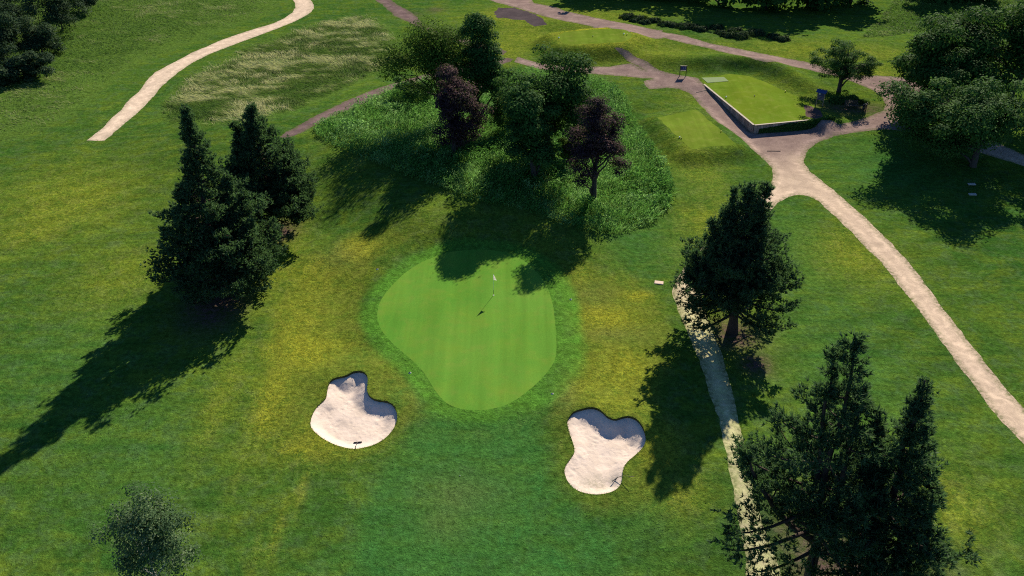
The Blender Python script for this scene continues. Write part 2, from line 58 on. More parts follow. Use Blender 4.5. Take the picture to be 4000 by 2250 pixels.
PLACE = {
  'pine_a': {'loc': (-27.23, 66.2, -0.06), 'H': 18.42, 'hc': 0.72, 'xl': -4.84, 'xr': 6.07, 'dx': 0.31},
  'pine_b': {'loc': (-25.11, 77.9, -0.05), 'H': 13.82, 'hc': 1.38, 'xl': -4.29, 'xr': 4.6, 'dx': -0.02},
  'pine_c': {'loc': (19.37, 59.92, 0.01), 'H': 14.48, 'hc': 0.97, 'xl': -5.8, 'xr': 4.13, 'dx': -0.58},
  'pine_d': {'loc': (17.35, 31.77, 0.08), 'H': 20.48, 'hc': 5.31, 'xl': -7.1, 'xr': 3.26, 'dx': -1.27},
  'pine_e': {'loc': (20.34, 31.07, 0.07), 'H': 18.29, 'hc': 4.43, 'xl': -5.06, 'xr': 3.72, 'dx': -0.77},
  'birch': {'loc': (-21.43, 32.6, -0.07), 'H': 9.4, 'hc': 1.92, 'xl': -2.37, 'xr': 3.22, 'dx': 1.07},
  'loose_tree': {'loc': (-8.61, 103.17, 1.99), 'H': 14.33, 'hc': 4.96, 'xl': -7.15, 'xr': 4.51, 'dx': 1.01},
  'upright_tree': {'loc': (-4.66, 101.81, 1.95), 'H': 14.49, 'hc': 5.49, 'xl': -2.03, 'xr': 3.57, 'dx': -0.36},
  'copper_left': {'loc': (-6.91, 92.22, 2.11), 'H': 11.21, 'hc': 2.91, 'xl': -3.21, 'xr': 2.83, 'dx': -0.15},
  'round_back': {'loc': (4.26, 92.19, 1.63), 'H': 13.28, 'hc': 4.98, 'xl': -5.53, 'xr': 4.23, 'dx': -0.32},
  'round_front': {'loc': (2.52, 86.59, 1.84), 'H': 11.4, 'hc': 3.44, 'xl': -4.57, 'xr': 3.3, 'dx': -0.09},
  'copper_right': {'loc': (8.94, 82.8, 1.05), 'H': 11.35, 'hc': 3.7, 'xl': -4.02, 'xr': 3.1, 'dx': 0.46},
  'bench_tree': {'loc': (46.52, 115.9, 1.32), 'H': 8.05, 'hc': 1.61, 'xl': -4.1, 'xr': 4.71, 'dx': -0.35},
  'oak_back': {'loc': (67.34, 109.16, 0.47), 'H': 15.98, 'hc': 4.33, 'xl': -11.23, 'xr': 10.02, 'dx': -5.29},
  'oak_mid': {'loc': (58.58, 108.35, 0.61), 'H': 12.39, 'hc': 1.99, 'xl': -8.22, 'xr': 5.0, 'dx': -2.58},
  'oak_front': {'loc': (55.7, 93.43, 0.22), 'H': 10.23, 'hc': 1.67, 'xl': -11.51, 'xr': 9.61, 'dx': -2.23},
  'sapling_a': {'loc': (-1.13, 99.75, 1.84), 'H': 5.85, 'hc': 0.17, 'xl': -2.37, 'xr': 2.4, 'dx': 0.03},
  'sapling_b': {'loc': (-13.63, 110.34, 1.84), 'H': 3.59, 'hc': 0.18, 'xl': -2.65, 'xr': 3.24, 'dx': 0.58},
  'sapling_c': {'loc': (10.02, 103.24, 0.37), 'H': 4.36, 'hc': 0.18, 'xl': -2.42, 'xr': 2.86, 'dx': -0.22},
  'sapling_d': {'loc': (6.93, 91.02, 1.35), 'H': 4.02, 'hc': 0.16, 'xl': -1.57, 'xr': 1.56, 'dx': -0.15},
  'thicket0': {'loc': (-79.41, 149.76, 0.03), 'H': 7.89, 'hc': 0.45, 'xl': -3.01, 'xr': 5.68, 'dx': 2.45},
  'thicket1': {'loc': (-76.72, 136.58, -0.07), 'H': 6.41, 'hc': 0.42, 'xl': -2.27, 'xr': 3.93, 'dx': 1.77},
  'thicket2': {'loc': (-72.83, 125.73, 0.06), 'H': 4.34, 'hc': 0.4, 'xl': -2.56, 'xr': 3.64, 'dx': 1.16},
  'thicket3': {'loc': (-80.72, 132.04, -0.05), 'H': 7.65, 'hc': 0.41, 'xl': -1.89, 'xr': 4.93, 'dx': 2.75},
  'thicket4': {'loc': (-87.82, 149.83, 0.01), 'H': 7.89, 'hc': 0.45, 'xl': -3.11, 'xr': 5.36, 'dx': 2.36},
  'thicket5': {'loc': (-75.84, 122.36, 0.06), 'H': 4.46, 'hc': 0.4, 'xl': -1.85, 'xr': 2.7, 'dx': 1.11},
  'thicket6': {'loc': (-80.69, 161.92, 0.07), 'H': 5.83, 'hc': 0.48, 'xl': -1.52, 'xr': 5.18, 'dx': 2.59},
  'far0': {'loc': (16.82, 172.64, 0.53), 'H': 15, 'W': 5},
  'far1': {'loc': (26.22, 170.61, 0.65), 'H': 16, 'W': 5.5},
  'far2': {'loc': (40.87, 165.72, 0.35), 'H': 20, 'W': 6},
  'far3': {'loc': (48.11, 163.14, 0.27), 'H': 22, 'W': 6.5},
  'far4': {'loc': (57.42, 166.5, -0.05), 'H': 22, 'W': 6.5},
  'far5': {'loc': (66.18, 169.03, -0.03), 'H': 20, 'W': 6},
  'far6': {'loc': (83.74, 172.65, -0.07), 'H': 12, 'W': 5},
  'far7': {'loc': (90.84, 171.43, -0.06), 'H': 12, 'W': 5},
  'far8': {'loc': (35.42, 173.85, 0.12), 'H': 18, 'W': 6},
  'shrub0': {'loc': (20.52, 150.82, 1.98), 'r': 1.26},
  'shrub1': {'loc': (22.28, 149.72, 1.97), 'r': 1.25},
  'shrub2': {'loc': (24.73, 148.57, 1.99), 'r': 1.14},
  'shrub3': {'loc': (23.01, 147.35, 2.03), 'r': 0.93},
  'shrub4': {'loc': (26.44, 146.22, 2.04), 'r': 1.23},
  'shrub5': {'loc': (27.44, 145.4, 2.08), 'r': 0.92},
  'shrub6': {'loc': (29.35, 144.68, 2.08), 'r': 1.45},
  'shrub7': {'loc': (30.72, 144.38, 2.07), 'r': 1.03},
  'shrub8': {'loc': (31.88, 142.96, 2.08), 'r': 1.11},
  'shrub9': {'loc': (21.5, 148.51, 2.01), 'r': 0.83},
  'shrub10': {'loc': (34.94, 141.25, 2.09), 'r': 0.9},
  'shrub11': {'loc': (35.77, 139.55, 2.1), 'r': 1.19},
  'shrub12': {'loc': (37.6, 138.92, 2.09), 'r': 1.4},
  'shrub13': {'loc': (40.63, 140.85, 2.01), 'r': 1.41},
  'shrub14': {'loc': (43.19, 139.21, 2.0), 'r': 0.99},
  'shrub15': {'loc': (44.25, 137.99, 1.98), 'r': 1.17},
  'shrub16': {'loc': (37.6, 142.42, 2.04), 'r': 1.22},
  'shrub17': {'loc': (34.72, 144.08, 2.05), 'r': 1.02},
  'flag': (-1.71, 65.16, 0.4),
  'rake_one_head': (-11.53, 46.45, 0.06),
  'rake_one_tail': (-11.46, 45.4, 0.04),
  'rake_two_head': (7.26, 42.13, 0.57),
  'rake_two_tail': (7.65, 41.67, 0.6),
  'rake_two_l': (7.01, 41.89, 0.55),
  'rake_two_r': (7.5, 42.36, 0.59),
  'sign_l': (24.97, 122.66, 1.23),
  'sign_r': (25.91, 122.6, 1.25),
  'plaque': (14.07, 67.89, -0.01),
  'board_l': (41.89, 111.22, 1.22),
  'board_r': (42.64, 110.66, 1.17),
  'bench_l': (45.64, 110.73, 0.89),
  'bench_r': (47.56, 110.77, 0.87),
  'bin': (48.14, 110.06, 0.82),
  'marker_a0': (30.05, 113.8, 1.22),
  'marker_a1': (34.12, 114.21, 1.22),
  'marker_a2': (38.98, 116.04, 1.22),
  'marker_b0': (21.21, 99.86, 1.15),
  'marker_b1': (26.84, 101.67, 1.15),
  'marker_b2': (21.4, 99.53, 1.15),
  'marker_c0': (7.51, 135.07, 3.1),
  'marker_c1': (18.15, 137.16, 3.1),
  'marker_c2': (18.62, 136.8, 3.1),
  'marker_c3': (13.01, 135.97, 3.1),
  'head0': (-13.08, 69.56, 0.49),
  'head1': (-8.37, 54.06, 0.16),
  'head2': (5.42, 64.67, 0.24),
  'head3': (3.2, 51.47, 0.13),
  'slab0': (53.47, 88.75, 0.12),
  'slab1': (52.5, 86.35, 0.02),
  'ball': (-3.69, 42.77, -0.04),
  'edging_l': (26.45, 116.71, 0.88),
  'edging_r': (28.18, 117.57, 0.98),
  'edging2_l': (32.06, 98.18, 0.08),
  'edging2_r': (33.74, 98.17, 0.06),
  'ivy_a': (32.44, 103.32, 0.09),
  'ivy_b': (41.2, 104.59, 1.01),
}
# ---------------------------------------------------------------- terrain maths (world metres)
def poly_sd(P, X, Y):
    """signed distance to closed polygon P, negative inside"""
    P = np.asarray(P, float); X = np.asarray(X, float); Y = np.asarray(Y, float)
    d2 = np.full(X.shape, 1e18); ins = np.zeros(X.shape, bool)
    for (x0, y0), (x1, y1) in zip(P, np.roll(P, -1, axis=0)):
        ex, ey = x1 - x0, y1 - y0
        t = np.clip(((X - x0) * ex + (Y - y0) * ey) / (ex * ex + ey * ey + 1e-12), 0, 1)
        d2 = np.minimum(d2, (X - x0 - t * ex) ** 2 + (Y - y0 - t * ey) ** 2)
        c = ((y0 > Y) != (y1 > Y)) & (X < ex * (Y - y0) / (ey if abs(ey) > 1e-12 else 1e-12) + x0)
        ins ^= c
    d = np.sqrt(d2)
    return np.where(ins, -d, d)

def sstep(a, b, v):
    t = np.clip((v - a) / (b - a), 0, 1)
    return t * t * (3 - 2 * t)

_rs = np.random.RandomState(7)
_LAT = _rs.rand(256, 256)
def vnoise(x, y):
    """smooth value noise, about -1..1"""
    x = np.asarray(x, float); y = np.asarray(y, float)
    xi = np.floor(x).astype(int); yi = np.floor(y).astype(int)
    fx = x - xi; fy = y - yi
    fx = fx * fx * (3 - 2 * fx); fy = fy * fy * (3 - 2 * fy)
    a = _LAT[yi & 255, xi & 255]; b = _LAT[yi & 255, (xi + 1) & 255]
    c = _LAT[(yi + 1) & 255, xi & 255]; d = _LAT[(yi + 1) & 255, (xi + 1) & 255]
    return ((a * (1 - fx) + b * fx) * (1 - fy) + (c * (1 - fx) + d * fx) * fy) * 2 - 1

def fbm(x, y, n=4):
    s = 0; a = 1; t = 0
    for i in range(n):
        s = s + a * vnoise(x * 2 ** i + 17.3 * i, y * 2 ** i + 5.1 * i); t += a; a *= 0.55
    return s / t

def zbase(x, y):
    """rolling ground from scattered spot heights"""
    x = np.asarray(x, float); y = np.asarray(y, float)
    num = np.zeros(x.shape); den = np.full(x.shape, 0.25)
    for cx, cy, cz, sg in TERR['spots']:
        w = np.exp(-((x - cx) ** 2 + (y - cy) ** 2) / (2 * sg * sg))
        num += w * cz; den += w
    z = num / den
    for P, hh, ww in TERR['ridges']:
        d2 = np.full(x.shape, 1e9)
        for (x0, y0), (x1, y1) in zip(P[:-1], P[1:]):
            ex, ey = x1 - x0, y1 - y0
            t = np.clip(((x - x0) * ex + (y - y0) * ey) / (ex * ex + ey * ey), 0, 1)
            d2 = np.minimum(d2, (x - x0 - t * ex) ** 2 + (y - y0 - t * ey) ** 2)
        z = z + hh * np.exp(-d2 / (ww * ww))
    z = z + 0.22 * fbm(x / 23.0, y / 23.0, 3) + 0.05 * fbm(x / 4.0, y / 4.0, 2)
    return z

def zground(x, y):
    """ground height outside bunkers and the walled tee"""
    x = np.asarray(x, float); y = np.asarray(y, float)
    z = zbase(x, y)
    for name, zt, fall in TERR['tees']:
        P = TERR[name]; m = 1 - sstep(0.3, fall, poly_sd(P, x, y))
        if name == 'tee_a':
            (ax, ay), (bx, by), (cx, cy) = TERR['wall']
            # in front of either wall leg the path stays at its own level
            for (px, py), (qx, qy) in (((ax, ay), (bx, by)), ((bx, by), (cx, cy))):
                ln = math.hypot(qx - px, qy - py)
                o = ((qx - px) * (y - py) - (qy - py) * (x - px)) / ln
                t = ((qx - px) * (x - px) + (qy - py) * (y - py)) / (ln * ln)
                w0 = sstep(0.0, 0.12, t) if (px, py) == (ax, ay) else 1.0
                w1 = 1 - sstep(0.93, 1.05, t) if (qx, qy) == (cx, cy) else 1.0
                m = m * np.where(o < 0.02, 1 - w0 * w1, 1.0)
        z = z * (1 - m) + zt * m
    m = 1 - sstep(0.0, 3.5, poly_sd(TERR['green'], x, y))
    gx, gy = np.mean(TERR['green'], axis=0)
    zg = 0.32 + 0.022 * (y - gy) + 0.05 * vnoise(x / 9.0, y / 9.0)
    z = z * (1 - m) + zg * m
    for name in ('bunker_one', 'bunker_two'):
        P = np.asarray(TERR[name]); c = P.mean(axis=0); d = poly_sd(P, x, y)
        far = sstep(-0.4, 1.0, ((x - c[0]) * 0.42 + (y - c[1]) * 0.9) / 4.0)
        z = z + (0.10 + 0.42 * far) * (1 - sstep(0.0, 4.0, d)) 
    return z

_fr = np.random.RandomState(19)
FOOT = {k: (_fr.uniform(np.min(TERR[k], axis=0), np.max(TERR[k], axis=0), (70, 2)), _fr.uniform(0.02, 0.05, 70), _fr.uniform(0.10, 0.2, 70)) for k in ('bunker_one', 'bunker_two')}
def zbunker(name, x, y):
    x = np.asarray(x, float); y = np.asarray(y, float)
    P = np.asarray(TERR[name]); c = P.mean(axis=0); d = -poly_sd(P, x, y)
    far = sstep(-0.7, 0.75, ((x - c[0]) * 0.42 + (y - c[1]) * 0.9) / 4.0)
    drop = 0.05 + 0.16 * far
    bowl = 0.30 * sstep(0.0, 2.6, d)
    flat = float(zbase(c[0], c[1])) + 0.12
    z = zground(x, y)
    # sand face climbs towards the far lip, floor stays near level
    k = sstep(-0.1, 1.0 + 0.5 * far, d)
    zz = (z - drop - bowl * 0.6) * (1 - k) + (flat - 0.50 + 0.05 * vnoise(x / 1.3, y / 1.3)) * k
    zz = np.minimum(zz, z - 0.04)
    # rake grooves, foot prints, scuffs
    ph = 5.0 * fbm(x / 3.0, y / 3.0, 2)
    zz = zz + 0.025 * fbm(x * 1.7, y * 1.7, 3) + 0.006 * np.sin(14.0 * (x * 0.8 + y * 0.6) + 3 * ph) * sstep(-0.2, 0.4, fbm(x / 2.0, y / 2.0, 2))
    pts, dep, rad = FOOT[name]
    for (fx, fy), fd, fr in zip(pts, dep, rad):
        q = ((x - fx) ** 2 + (y - fy) ** 2) / (fr * fr)
        zz = zz - fd * np.exp(-q) + 0.45 * fd * np.exp(-((np.sqrt(q) - 1.5) / 0.4) ** 2)
    return np.where(d > 0.12, zz, np.minimum(zz, z - 0.04))
# ---------------------------------------------------------------- helpers
COL = scene.collection
rng = np.random.RandomState(11)

def mesh_np(name, V, F, mat=None, attrs=None, smooth=False):
    """V (n,3), F (m,k) with one k"""
    V = np.asarray(V, np.float32); F = np.asarray(F, np.int32); m, k = F.shape
    me = bpy.data.meshes.new(name)
    me.vertices.add(len(V)); me.vertices.foreach_set('co', V.ravel())
    me.loops.add(m * k); me.loops.foreach_set('vertex_index', F.ravel())
    me.polygons.add(m); me.polygons.foreach_set('loop_start', np.arange(m, dtype=np.int32) * k)
    if smooth: me.polygons.foreach_set('use_smooth', np.ones(m, bool))
    for a, (dom, arr) in (attrs or {}).items():
        at = me.attributes.new(a, 'FLOAT', dom); at.data.foreach_set('value', np.asarray(arr, np.float32))
    me.update(calc_edges=True); me.validate()
    if mat: me.materials.append(mat)
    return me

def link(name, me, parent=None, loc=None, rotz=0.0):
    o = bpy.data.objects.new(name, me); COL.objects.link(o)
    if parent: o.parent = parent
    if loc is not None: o.location = loc
    if rotz: o.rotation_euler = (0, 0, rotz)
    return o

def tag(o, label, cat=None, group=None, kind=None):
    o['label'] = label
    if cat: o['category'] = cat
    if group: o['group'] = group
    if kind: o['kind'] = kind
    return o

def thing(name, label, cat, loc=(0, 0, 0), rotz=0.0, group=None):
    o = bpy.data.objects.new(name, None); COL.objects.link(o)
    o.location = loc; o.rotation_euler = (0, 0, rotz); o.empty_display_size = 0.3
    return tag(o, label, cat, group)

class MB:
    """collects boxes, tubes, lathes; builds one mesh of quads/tris/ngons"""
    def __init__(s): s.v = []; s.f = []
    def add(s, v, f):
        b = len(s.v); s.v += [tuple(p) for p in v]; s.f += [tuple(i + b for i in q) for q in f]; return s
    def box(s, x0, x1, y0, y1, z0, z1, bev=0.0):
        if bev <= 0:
            return s.add([(x, y, z) for z in (z0, z1) for y in (y0, y1) for x in (x0, x1)],
                         [(0, 2, 3, 1), (4, 5, 7, 6), (0, 1, 5, 4), (2, 6, 7, 3), (0, 4, 6, 2), (1, 3, 7, 5)])
        b = bev
        def ring(z, i): return [(x0 + i, y0, z), (x1 - i, y0, z), (x1, y0 + i, z), (x1, y1 - i, z), (x1 - i, y1, z), (x0 + i, y1, z), (x0, y1 - i, z), (x0, y0 + i, z)]
        def inner(z): return [(x0 + b, y0 + b, z)] * 0 + [(x0 + b, y0 + b, z), (x1 - b, y0 + b, z), (x1 - b, y0 + b, z), (x1 - b, y1 - b, z), (x1 - b, y1 - b, z), (x0 + b, y1 - b, z), (x0 + b, y1 - b, z), (x0 + b, y0 + b, z)]
        v = ring(z0, b) + ring(z1 - b, b) + [(x0 + b, y0 + b, z1), (x1 - b, y0 + b, z1), (x1 - b, y1 - b, z1), (x0 + b, y1 - b, z1)]
        f = [(7, 6, 5, 4, 3, 2, 1, 0)] + [(i, (i + 1) % 8, 8 + (i + 1) % 8, 8 + i) for i in range(8)]
        f += [(8, 9, 17, 16), (9, 10, 17), (10, 11, 18, 17), (11, 12, 18), (12, 13, 19, 18), (13, 14, 19), (14, 15, 16, 19), (15, 8, 16), (16, 17, 18, 19)]
        return s.add(v, f)
    def tube(s, pts, radii, n=7, cap=True):
        pts = [Vector(p) for p in pts]; v = []; f = []
        for i, p in enumerate(pts):
            d = (pts[min(i + 1, len(pts) - 1)] - pts[max(i - 1, 0)]).normalized()
            a = Vector((1, 0, 0)) if abs(d.x) < 0.8 else Vector((0, 1, 0))
            u = d.cross(a).normalized(); w = d.cross(u)
            for k in range(n):
                t = 2 * math.pi * k / n
                v.append(p + (u * math.cos(t) + w * math.sin(t)) * radii[i])
        for i in range(len(pts) - 1):
            for k in range(n):
                f.append((i * n + k, i * n + (k + 1) % n, (i + 1) * n + (k + 1) % n, (i + 1) * n + k))
        if cap:
            f.append(tuple(range(n))[::-1]); f.append(tuple((len(pts) - 1) * n + k for k in range(n)))
        return s.add(v, f)
    def lathe(s, prof, n=16, c=(0, 0)):
        v = []; f = []
        for r, z in prof:
            for k in range(n):
                t = 2 * math.pi * k / n; v.append((c[0] + r * math.cos(t), c[1] + r * math.sin(t), z))
        for i in range(len(prof) - 1):
            for k in range(n):
                f.append((i * n + k, i * n + (k + 1) % n, (i + 1) * n + (k + 1) % n, (i + 1) * n + k))
        f.append(tuple(range(n))[::-1]); f.append(tuple((len(prof) - 1) * n + k for k in range(n)))
        return s.add(v, f)
    def xform(s, M):
        s.v = [tuple(M @ Vector(p)) for p in s.v]; return s
    def mesh(s, name, mat, smooth=False):
        me = bpy.data.meshes.new(name); me.from_pydata(s.v, [], s.f); me.update()
        if smooth: me.polygons.foreach_set('use_smooth', [True] * len(me.polygons))
        me.materials.append(mat); return me
    def build(s, name, mat, parent=None, smooth=False, loc=None):
        return link(name, s.mesh(name, mat, smooth), parent, loc)

# ---------------------------------------------------------------- materials
class NT:
    def __init__(s, name):
        s.m = bpy.data.materials.new(name); s.m.use_nodes = True; s.t = s.m.node_tree
        s.t.nodes.clear(); s.out = s.t.nodes.new('ShaderNodeOutputMaterial')
        s.co = s.t.nodes.new('ShaderNodeTexCoord')
    def n(s, typ, **kw):
        nd = s.t.nodes.new(typ)
        for k, v in kw.items(): setattr(nd, k, v)
        return nd
    def l(s, a, b): s.t.links.new(a, b)
    def noise(s, scale, detail=3, rough=0.55, dist=0.0, stretch=None):
        nd = s.n('ShaderNodeTexNoise'); nd.inputs['Scale'].default_value = scale
        nd.inputs['Detail'].default_value = detail; nd.inputs['Roughness'].default_value = rough; nd.inputs['Distortion'].default_value = dist
        if stretch:
            mp = s.n('ShaderNodeMapping'); mp.inputs['Scale'].default_value = stretch
            if len(stretch) > 3: pass
            s.l(s.co.outputs['Object'], mp.inputs[0]); s.l(mp.outputs[0], nd.inputs['Vector'])
        else: s.l(s.co.outputs['Object'], nd.inputs['Vector'])
        return nd.outputs['Fac']
    def attr(s, name): return s.n('ShaderNodeAttribute', attribute_name=name).outputs['Fac']
    def math(s, op, a, b=None, clamp=False):
        nd = s.n('ShaderNodeMath', operation=op); nd.use_clamp = clamp
        for i, x in enumerate((a, b)):
            if x is None: continue
            if isinstance(x, (int, float)): nd.inputs[i].default_value = x
            else: s.l(x, nd.inputs[i])
        return nd.outputs[0]
    def rng(s, v, a, b, c=0.0, d=1.0):
        nd = s.n('ShaderNodeMapRange'); s.l(v, nd.inputs[0])
        for i, x in enumerate((a, b, c, d)): nd.inputs[i + 1].default_value = x
        return nd.outputs[0]
    def mix(s, f, a, b, mode='MIX'):
        nd = s.n('ShaderNodeMix', data_type='RGBA', blend_type=mode)
        for i, x in ((0, f), (6, a), (7, b)):
            if isinstance(x, (int, float)): nd.inputs[i].default_value = x
            elif isinstance(x, tuple): nd.inputs[i].default_value = (*x, 1)
            else: s.l(x, nd.inputs[i])
        return nd.outputs[2]
    def scale(s, col, v):
        """multiply colour by a scalar socket"""
        nd = s.n('ShaderNodeVectorMath', operation='SCALE'); s.l(col, nd.inputs[0]); s.l(v, nd.inputs['Scale']); return nd.outputs[0]
    def bump(s, h, strength=0.5, dist=0.05, normal=None):
        nd = s.n('ShaderNodeBump'); nd.inputs['Strength'].default_value = strength; nd.inputs['Distance'].default_value = dist
        s.l(h, nd.inputs['Height'])
        if normal: s.l(normal, nd.inputs['Normal'])
        return nd.outputs[0]
    def finish(s, col, rough=0.9, spec=0.2, normal=None, metallic=0.0, translucent=0.0, tcol=None):
        p = s.n('ShaderNodeBsdfPrincipled'); p.inputs['Roughness'].default_value = rough
        p.inputs['Specular IOR Level'].default_value = spec; p.inputs['Metallic'].default_value = metallic
        if isinstance(col, tuple): p.inputs['Base Color'].default_value = (*col, 1)
        else: s.l(col, p.inputs['Base Color'])
        if normal: s.l(normal, p.inputs['Normal'])
        sh = p.outputs[0]
        if translucent:
            t = s.n('ShaderNodeBsdfTranslucent'); c = tcol if tcol is not None else col
            if isinstance(c, tuple): t.inputs[0].default_value = (*c, 1)
            else: s.l(c, t.inputs[0])
            m = s.n('ShaderNodeMixShader'); m.inputs[0].default_value = translucent
            s.l(sh, m.inputs[1]); s.l(t.outputs[0], m.inputs[2]); sh = m.outputs[0]
        s.l(sh, s.out.inputs[0]); return s.m

def mat_turf():
    s = NT('turf')
    big = s.noise(0.045, 4, 0.6); mid = s.noise(0.33, 5, 0.62, 0.8)
    mp = s.n('ShaderNodeMapping'); mp.inputs['Rotation'].default_value = (0, 0, 0.62); mp.inputs['Scale'].default_value = (0.22, 1.5, 1)
    s.l(s.co.outputs['Object'], mp.inputs[0]); sn = s.n('ShaderNodeTexNoise'); sn.inputs['Scale'].default_value = 0.55; sn.inputs['Detail'].default_value = 5; sn.inputs['Roughness'].default_value = 0.62
    s.l(mp.outputs[0], sn.inputs['Vector']); streak = sn.outputs['Fac']
    small = s.noise(2.2, 5, 0.7); clump = s.noise(5.5, 3, 0.65, 0.8); fine = s.noise(15, 3, 0.75)
    c = s.mix(s.rng(big, 0.36, 0.64), (0.0290, 0.0800, 0.0130), (0.0590, 0.1120, 0.0150))
    c = s.mix(s.math('MULTIPLY', s.rng(mid, 0.44, 0.66), 0.65), c, (0.0944, 0.1372, 0.0145))
    c = s.mix(s.math('MULTIPLY', s.rng(streak, 0.47, 0.68), 0.6), c, (0.0208, 0.0666, 0.0115))
    c = s.mix(s.math('MULTIPLY', s.rng(streak, 0.47, 0.30), 0.35), c, (0.1080, 0.1470, 0.0170))
    gg = s.noise(0.7, 6, 0.72, 0.6)
    c = s.mix(s.math('MULTIPLY', s.rng(gg, 0.48, 0.66), 0.75), c, (0.056, 0.102, 0.034))
    def over(c, name, col, n=None, k=1.0, lo=0.25, hi=0.75):
        a = s.attr(name)
        if n is not None:
            a = s.math('MULTIPLY', a, s.rng(n, lo, hi, 0.35, 1.45))
        return s.mix(s.math('MULTIPLY', a, k, True), c, col)
    c = over(c, 'lush', (0.0270, 0.1080, 0.0240), mid, 0.9)
    dn = s.math('MULTIPLY', s.math('ADD', clump, gg), 0.5)
    c = over(c, 'dry', (0.245, 0.245, 0.0190), dn, 1.0, 0.43, 0.58)
    c = over(c, 'semi', (0.120, 0.142, 0.0170), gg, 0.48, 0.35, 0.65)
    c = over(c, 'brown', (0.1080, 0.1156, 0.0391), mid, 0.9)
    c = over(c, 'collar', (0.064, 0.170, 0.0200), mid, 0.85)
    c = over(c, 'rough', (0.066, 0.118, 0.0200), small, 0.8)
    c = over(c, 'litter', (0.085, 0.056, 0.048), small, 1.25, 0.35, 0.65)
    v = s.math('MULTIPLY', s.rng(small, 0.30, 0.70, 0.60, 1.40), s.rng(fine, 0.25, 0.75, 0.50, 1.50))
    v = s.math('MULTIPLY', v, s.rng(clump, 0.3, 0.7, 0.80, 1.20))
    v = s.math('MULTIPLY', v, s.rng(s.attr('mow'), -1.0, 1.0, 0.87, 1.13))
    c = s.scale(c, v)
    h = s.math('ADD', s.math('ADD', s.math('MULTIPLY', fine, 0.35), s.math('MULTIPLY', clump, 0.6)), small)
    return s.finish(c, 1.0, 0.0, s.bump(h, 0.75, 0.14))

def mat_green(name, a, b, yel, k=1.0):
    s = NT(name)
    big = s.noise(0.12, 3, 0.5); mid = s.noise(0.9, 4, 0.6); fine = s.noise(16, 3, 0.7)
    str_ = s.noise(0.35, 3, 0.6, 0.2, (2.2, 0.12, 1.0))
    c = s.mix(s.rng(big, 0.35, 0.65), a, b)
    c = s.mix(s.math('MULTIPLY', s.rng(s.noise(0.3, 5, 0.7, 0.5), 0.45, 0.7), 0.45), c, (0.135, 0.215, 0.024))
    c = s.mix(s.math('MULTIPLY', s.rng(mid, 0.5, 0.75), yel), c, (0.17, 0.20, 0.040))
    v = s.math('MULTIPLY', s.rng(fine, 0.25, 0.75, 0.80, 1.20), s.rng(str_, 0.3, 0.7, 1 - 0.13 * k, 1 + 0.13 * k))
    c = s.scale(c, v)
    return s.finish(c, 1.0, 0.0, s.bump(fine, 0.3, 0.04))

def mat_sand():
    s = NT('bunker_sand')
    mid = s.noise(0.8, 4, 0.6); fine = s.noise(30, 3, 0.7); r = s.noise(5, 4, 0.6, 1.0)
    c = s.mix(s.rng(mid, 0.35, 0.7), (0.58, 0.485, 0.415), (0.50, 0.415, 0.345))
    c = s.mix(s.math('MULTIPLY', s.attr('damp'), s.rng(r, 0.35, 0.6), True), c, (0.30, 0.27, 0.20))
    c = s.scale(c, s.rng(fine, 0.2, 0.8, 0.9, 1.1))
    vo = s.n('ShaderNodeTexVoronoi', feature='SMOOTH_F1'); vo.inputs['Scale'].default_value = 2.1; s.l(s.co.outputs['Object'], vo.inputs['Vector'])
    h = s.math('ADD', s.math('ADD', s.math('MULTIPLY', fine, 0.12), s.math('MULTIPLY', r, 0.7)), s.math('MULTIPLY', s.rng(vo.outputs['Distance'], 0.0, 0.28, 0.0, 1.0), s.rng(mid, 0.4, 0.6, 0.0, 1.0)))
    return s.finish(c, 1.0, 0.0, s.bump(h, 0.35, 0.06))

def mat_path(name, a, b, chips=(0.30, 0.22, 0.19), k=0.5):
    """gravel; attributes pale / green mix in the paler grit and the grass-worn stretch"""
    s = NT(name)
    mid = s.noise(0.5, 4, 0.6); fine = s.noise(22, 4, 0.75); spk = s.noise(60, 2, 0.8)
    c = s.mix(s.rng(mid, 0.35, 0.68), a, b)
    c = s.mix(s.math('MULTIPLY', s.rng(s.noise(7, 3, 0.7), 0.5, 0.75), k), c, chips)
    c = s.mix(s.math('MULTIPLY', s.attr('pale'), s.rng(mid, 0.2, 0.7, 0.75, 1.1), True), c, (0.47, 0.365, 0.270))
    c = s.mix(s.math('MULTIPLY', s.attr('green'), s.rng(s.noise(1.6, 4, 0.65), 0.25, 0.7, 0.5, 1.2), True), c, (0.36, 0.37, 0.17))
    c = s.mix(s.math('MULTIPLY', s.attr('edge'), s.rng(s.noise(3.0, 4, 0.7), 0.42, 0.62), True), c, (0.085, 0.11, 0.03))
    pt = s.noise(0.9, 5, 0.7, 1.0)
    c = s.scale(c, s.rng(s.math('MULTIPLY', s.attr('wear'), s.rng(pt, 0.3, 0.6)), 0.0, 1.0, 0.92, 1.22))
    c = s.scale(c, s.math('MULTIPLY', s.rng(pt, 0.3, 0.7, 0.84, 1.12), s.math('MULTIPLY', s.rng(fine, 0.2, 0.8, 0.74, 1.26), s.rng(spk, 0.25, 0.75, 0.88, 1.12))))
    return s.finish(c, 1.0, 0.0, s.bump(fine, 0.6, 0.04))

def mat_leaf(name, dark, mid, light, trans=0.28, rough=0.7, spec=0.03):
    s = NT(name); t = s.attr('tone')
    c = s.mix(s.rng(t, 0.0, 0.55), dark, mid); c = s.mix(s.rng(t, 0.55, 1.0), c, light)
    return s.finish(c, rough, spec, None, 0.0, trans, c if name == 'flag_cloth' else s.mix(0.4, c, (0.09, 0.19, 0.02)))

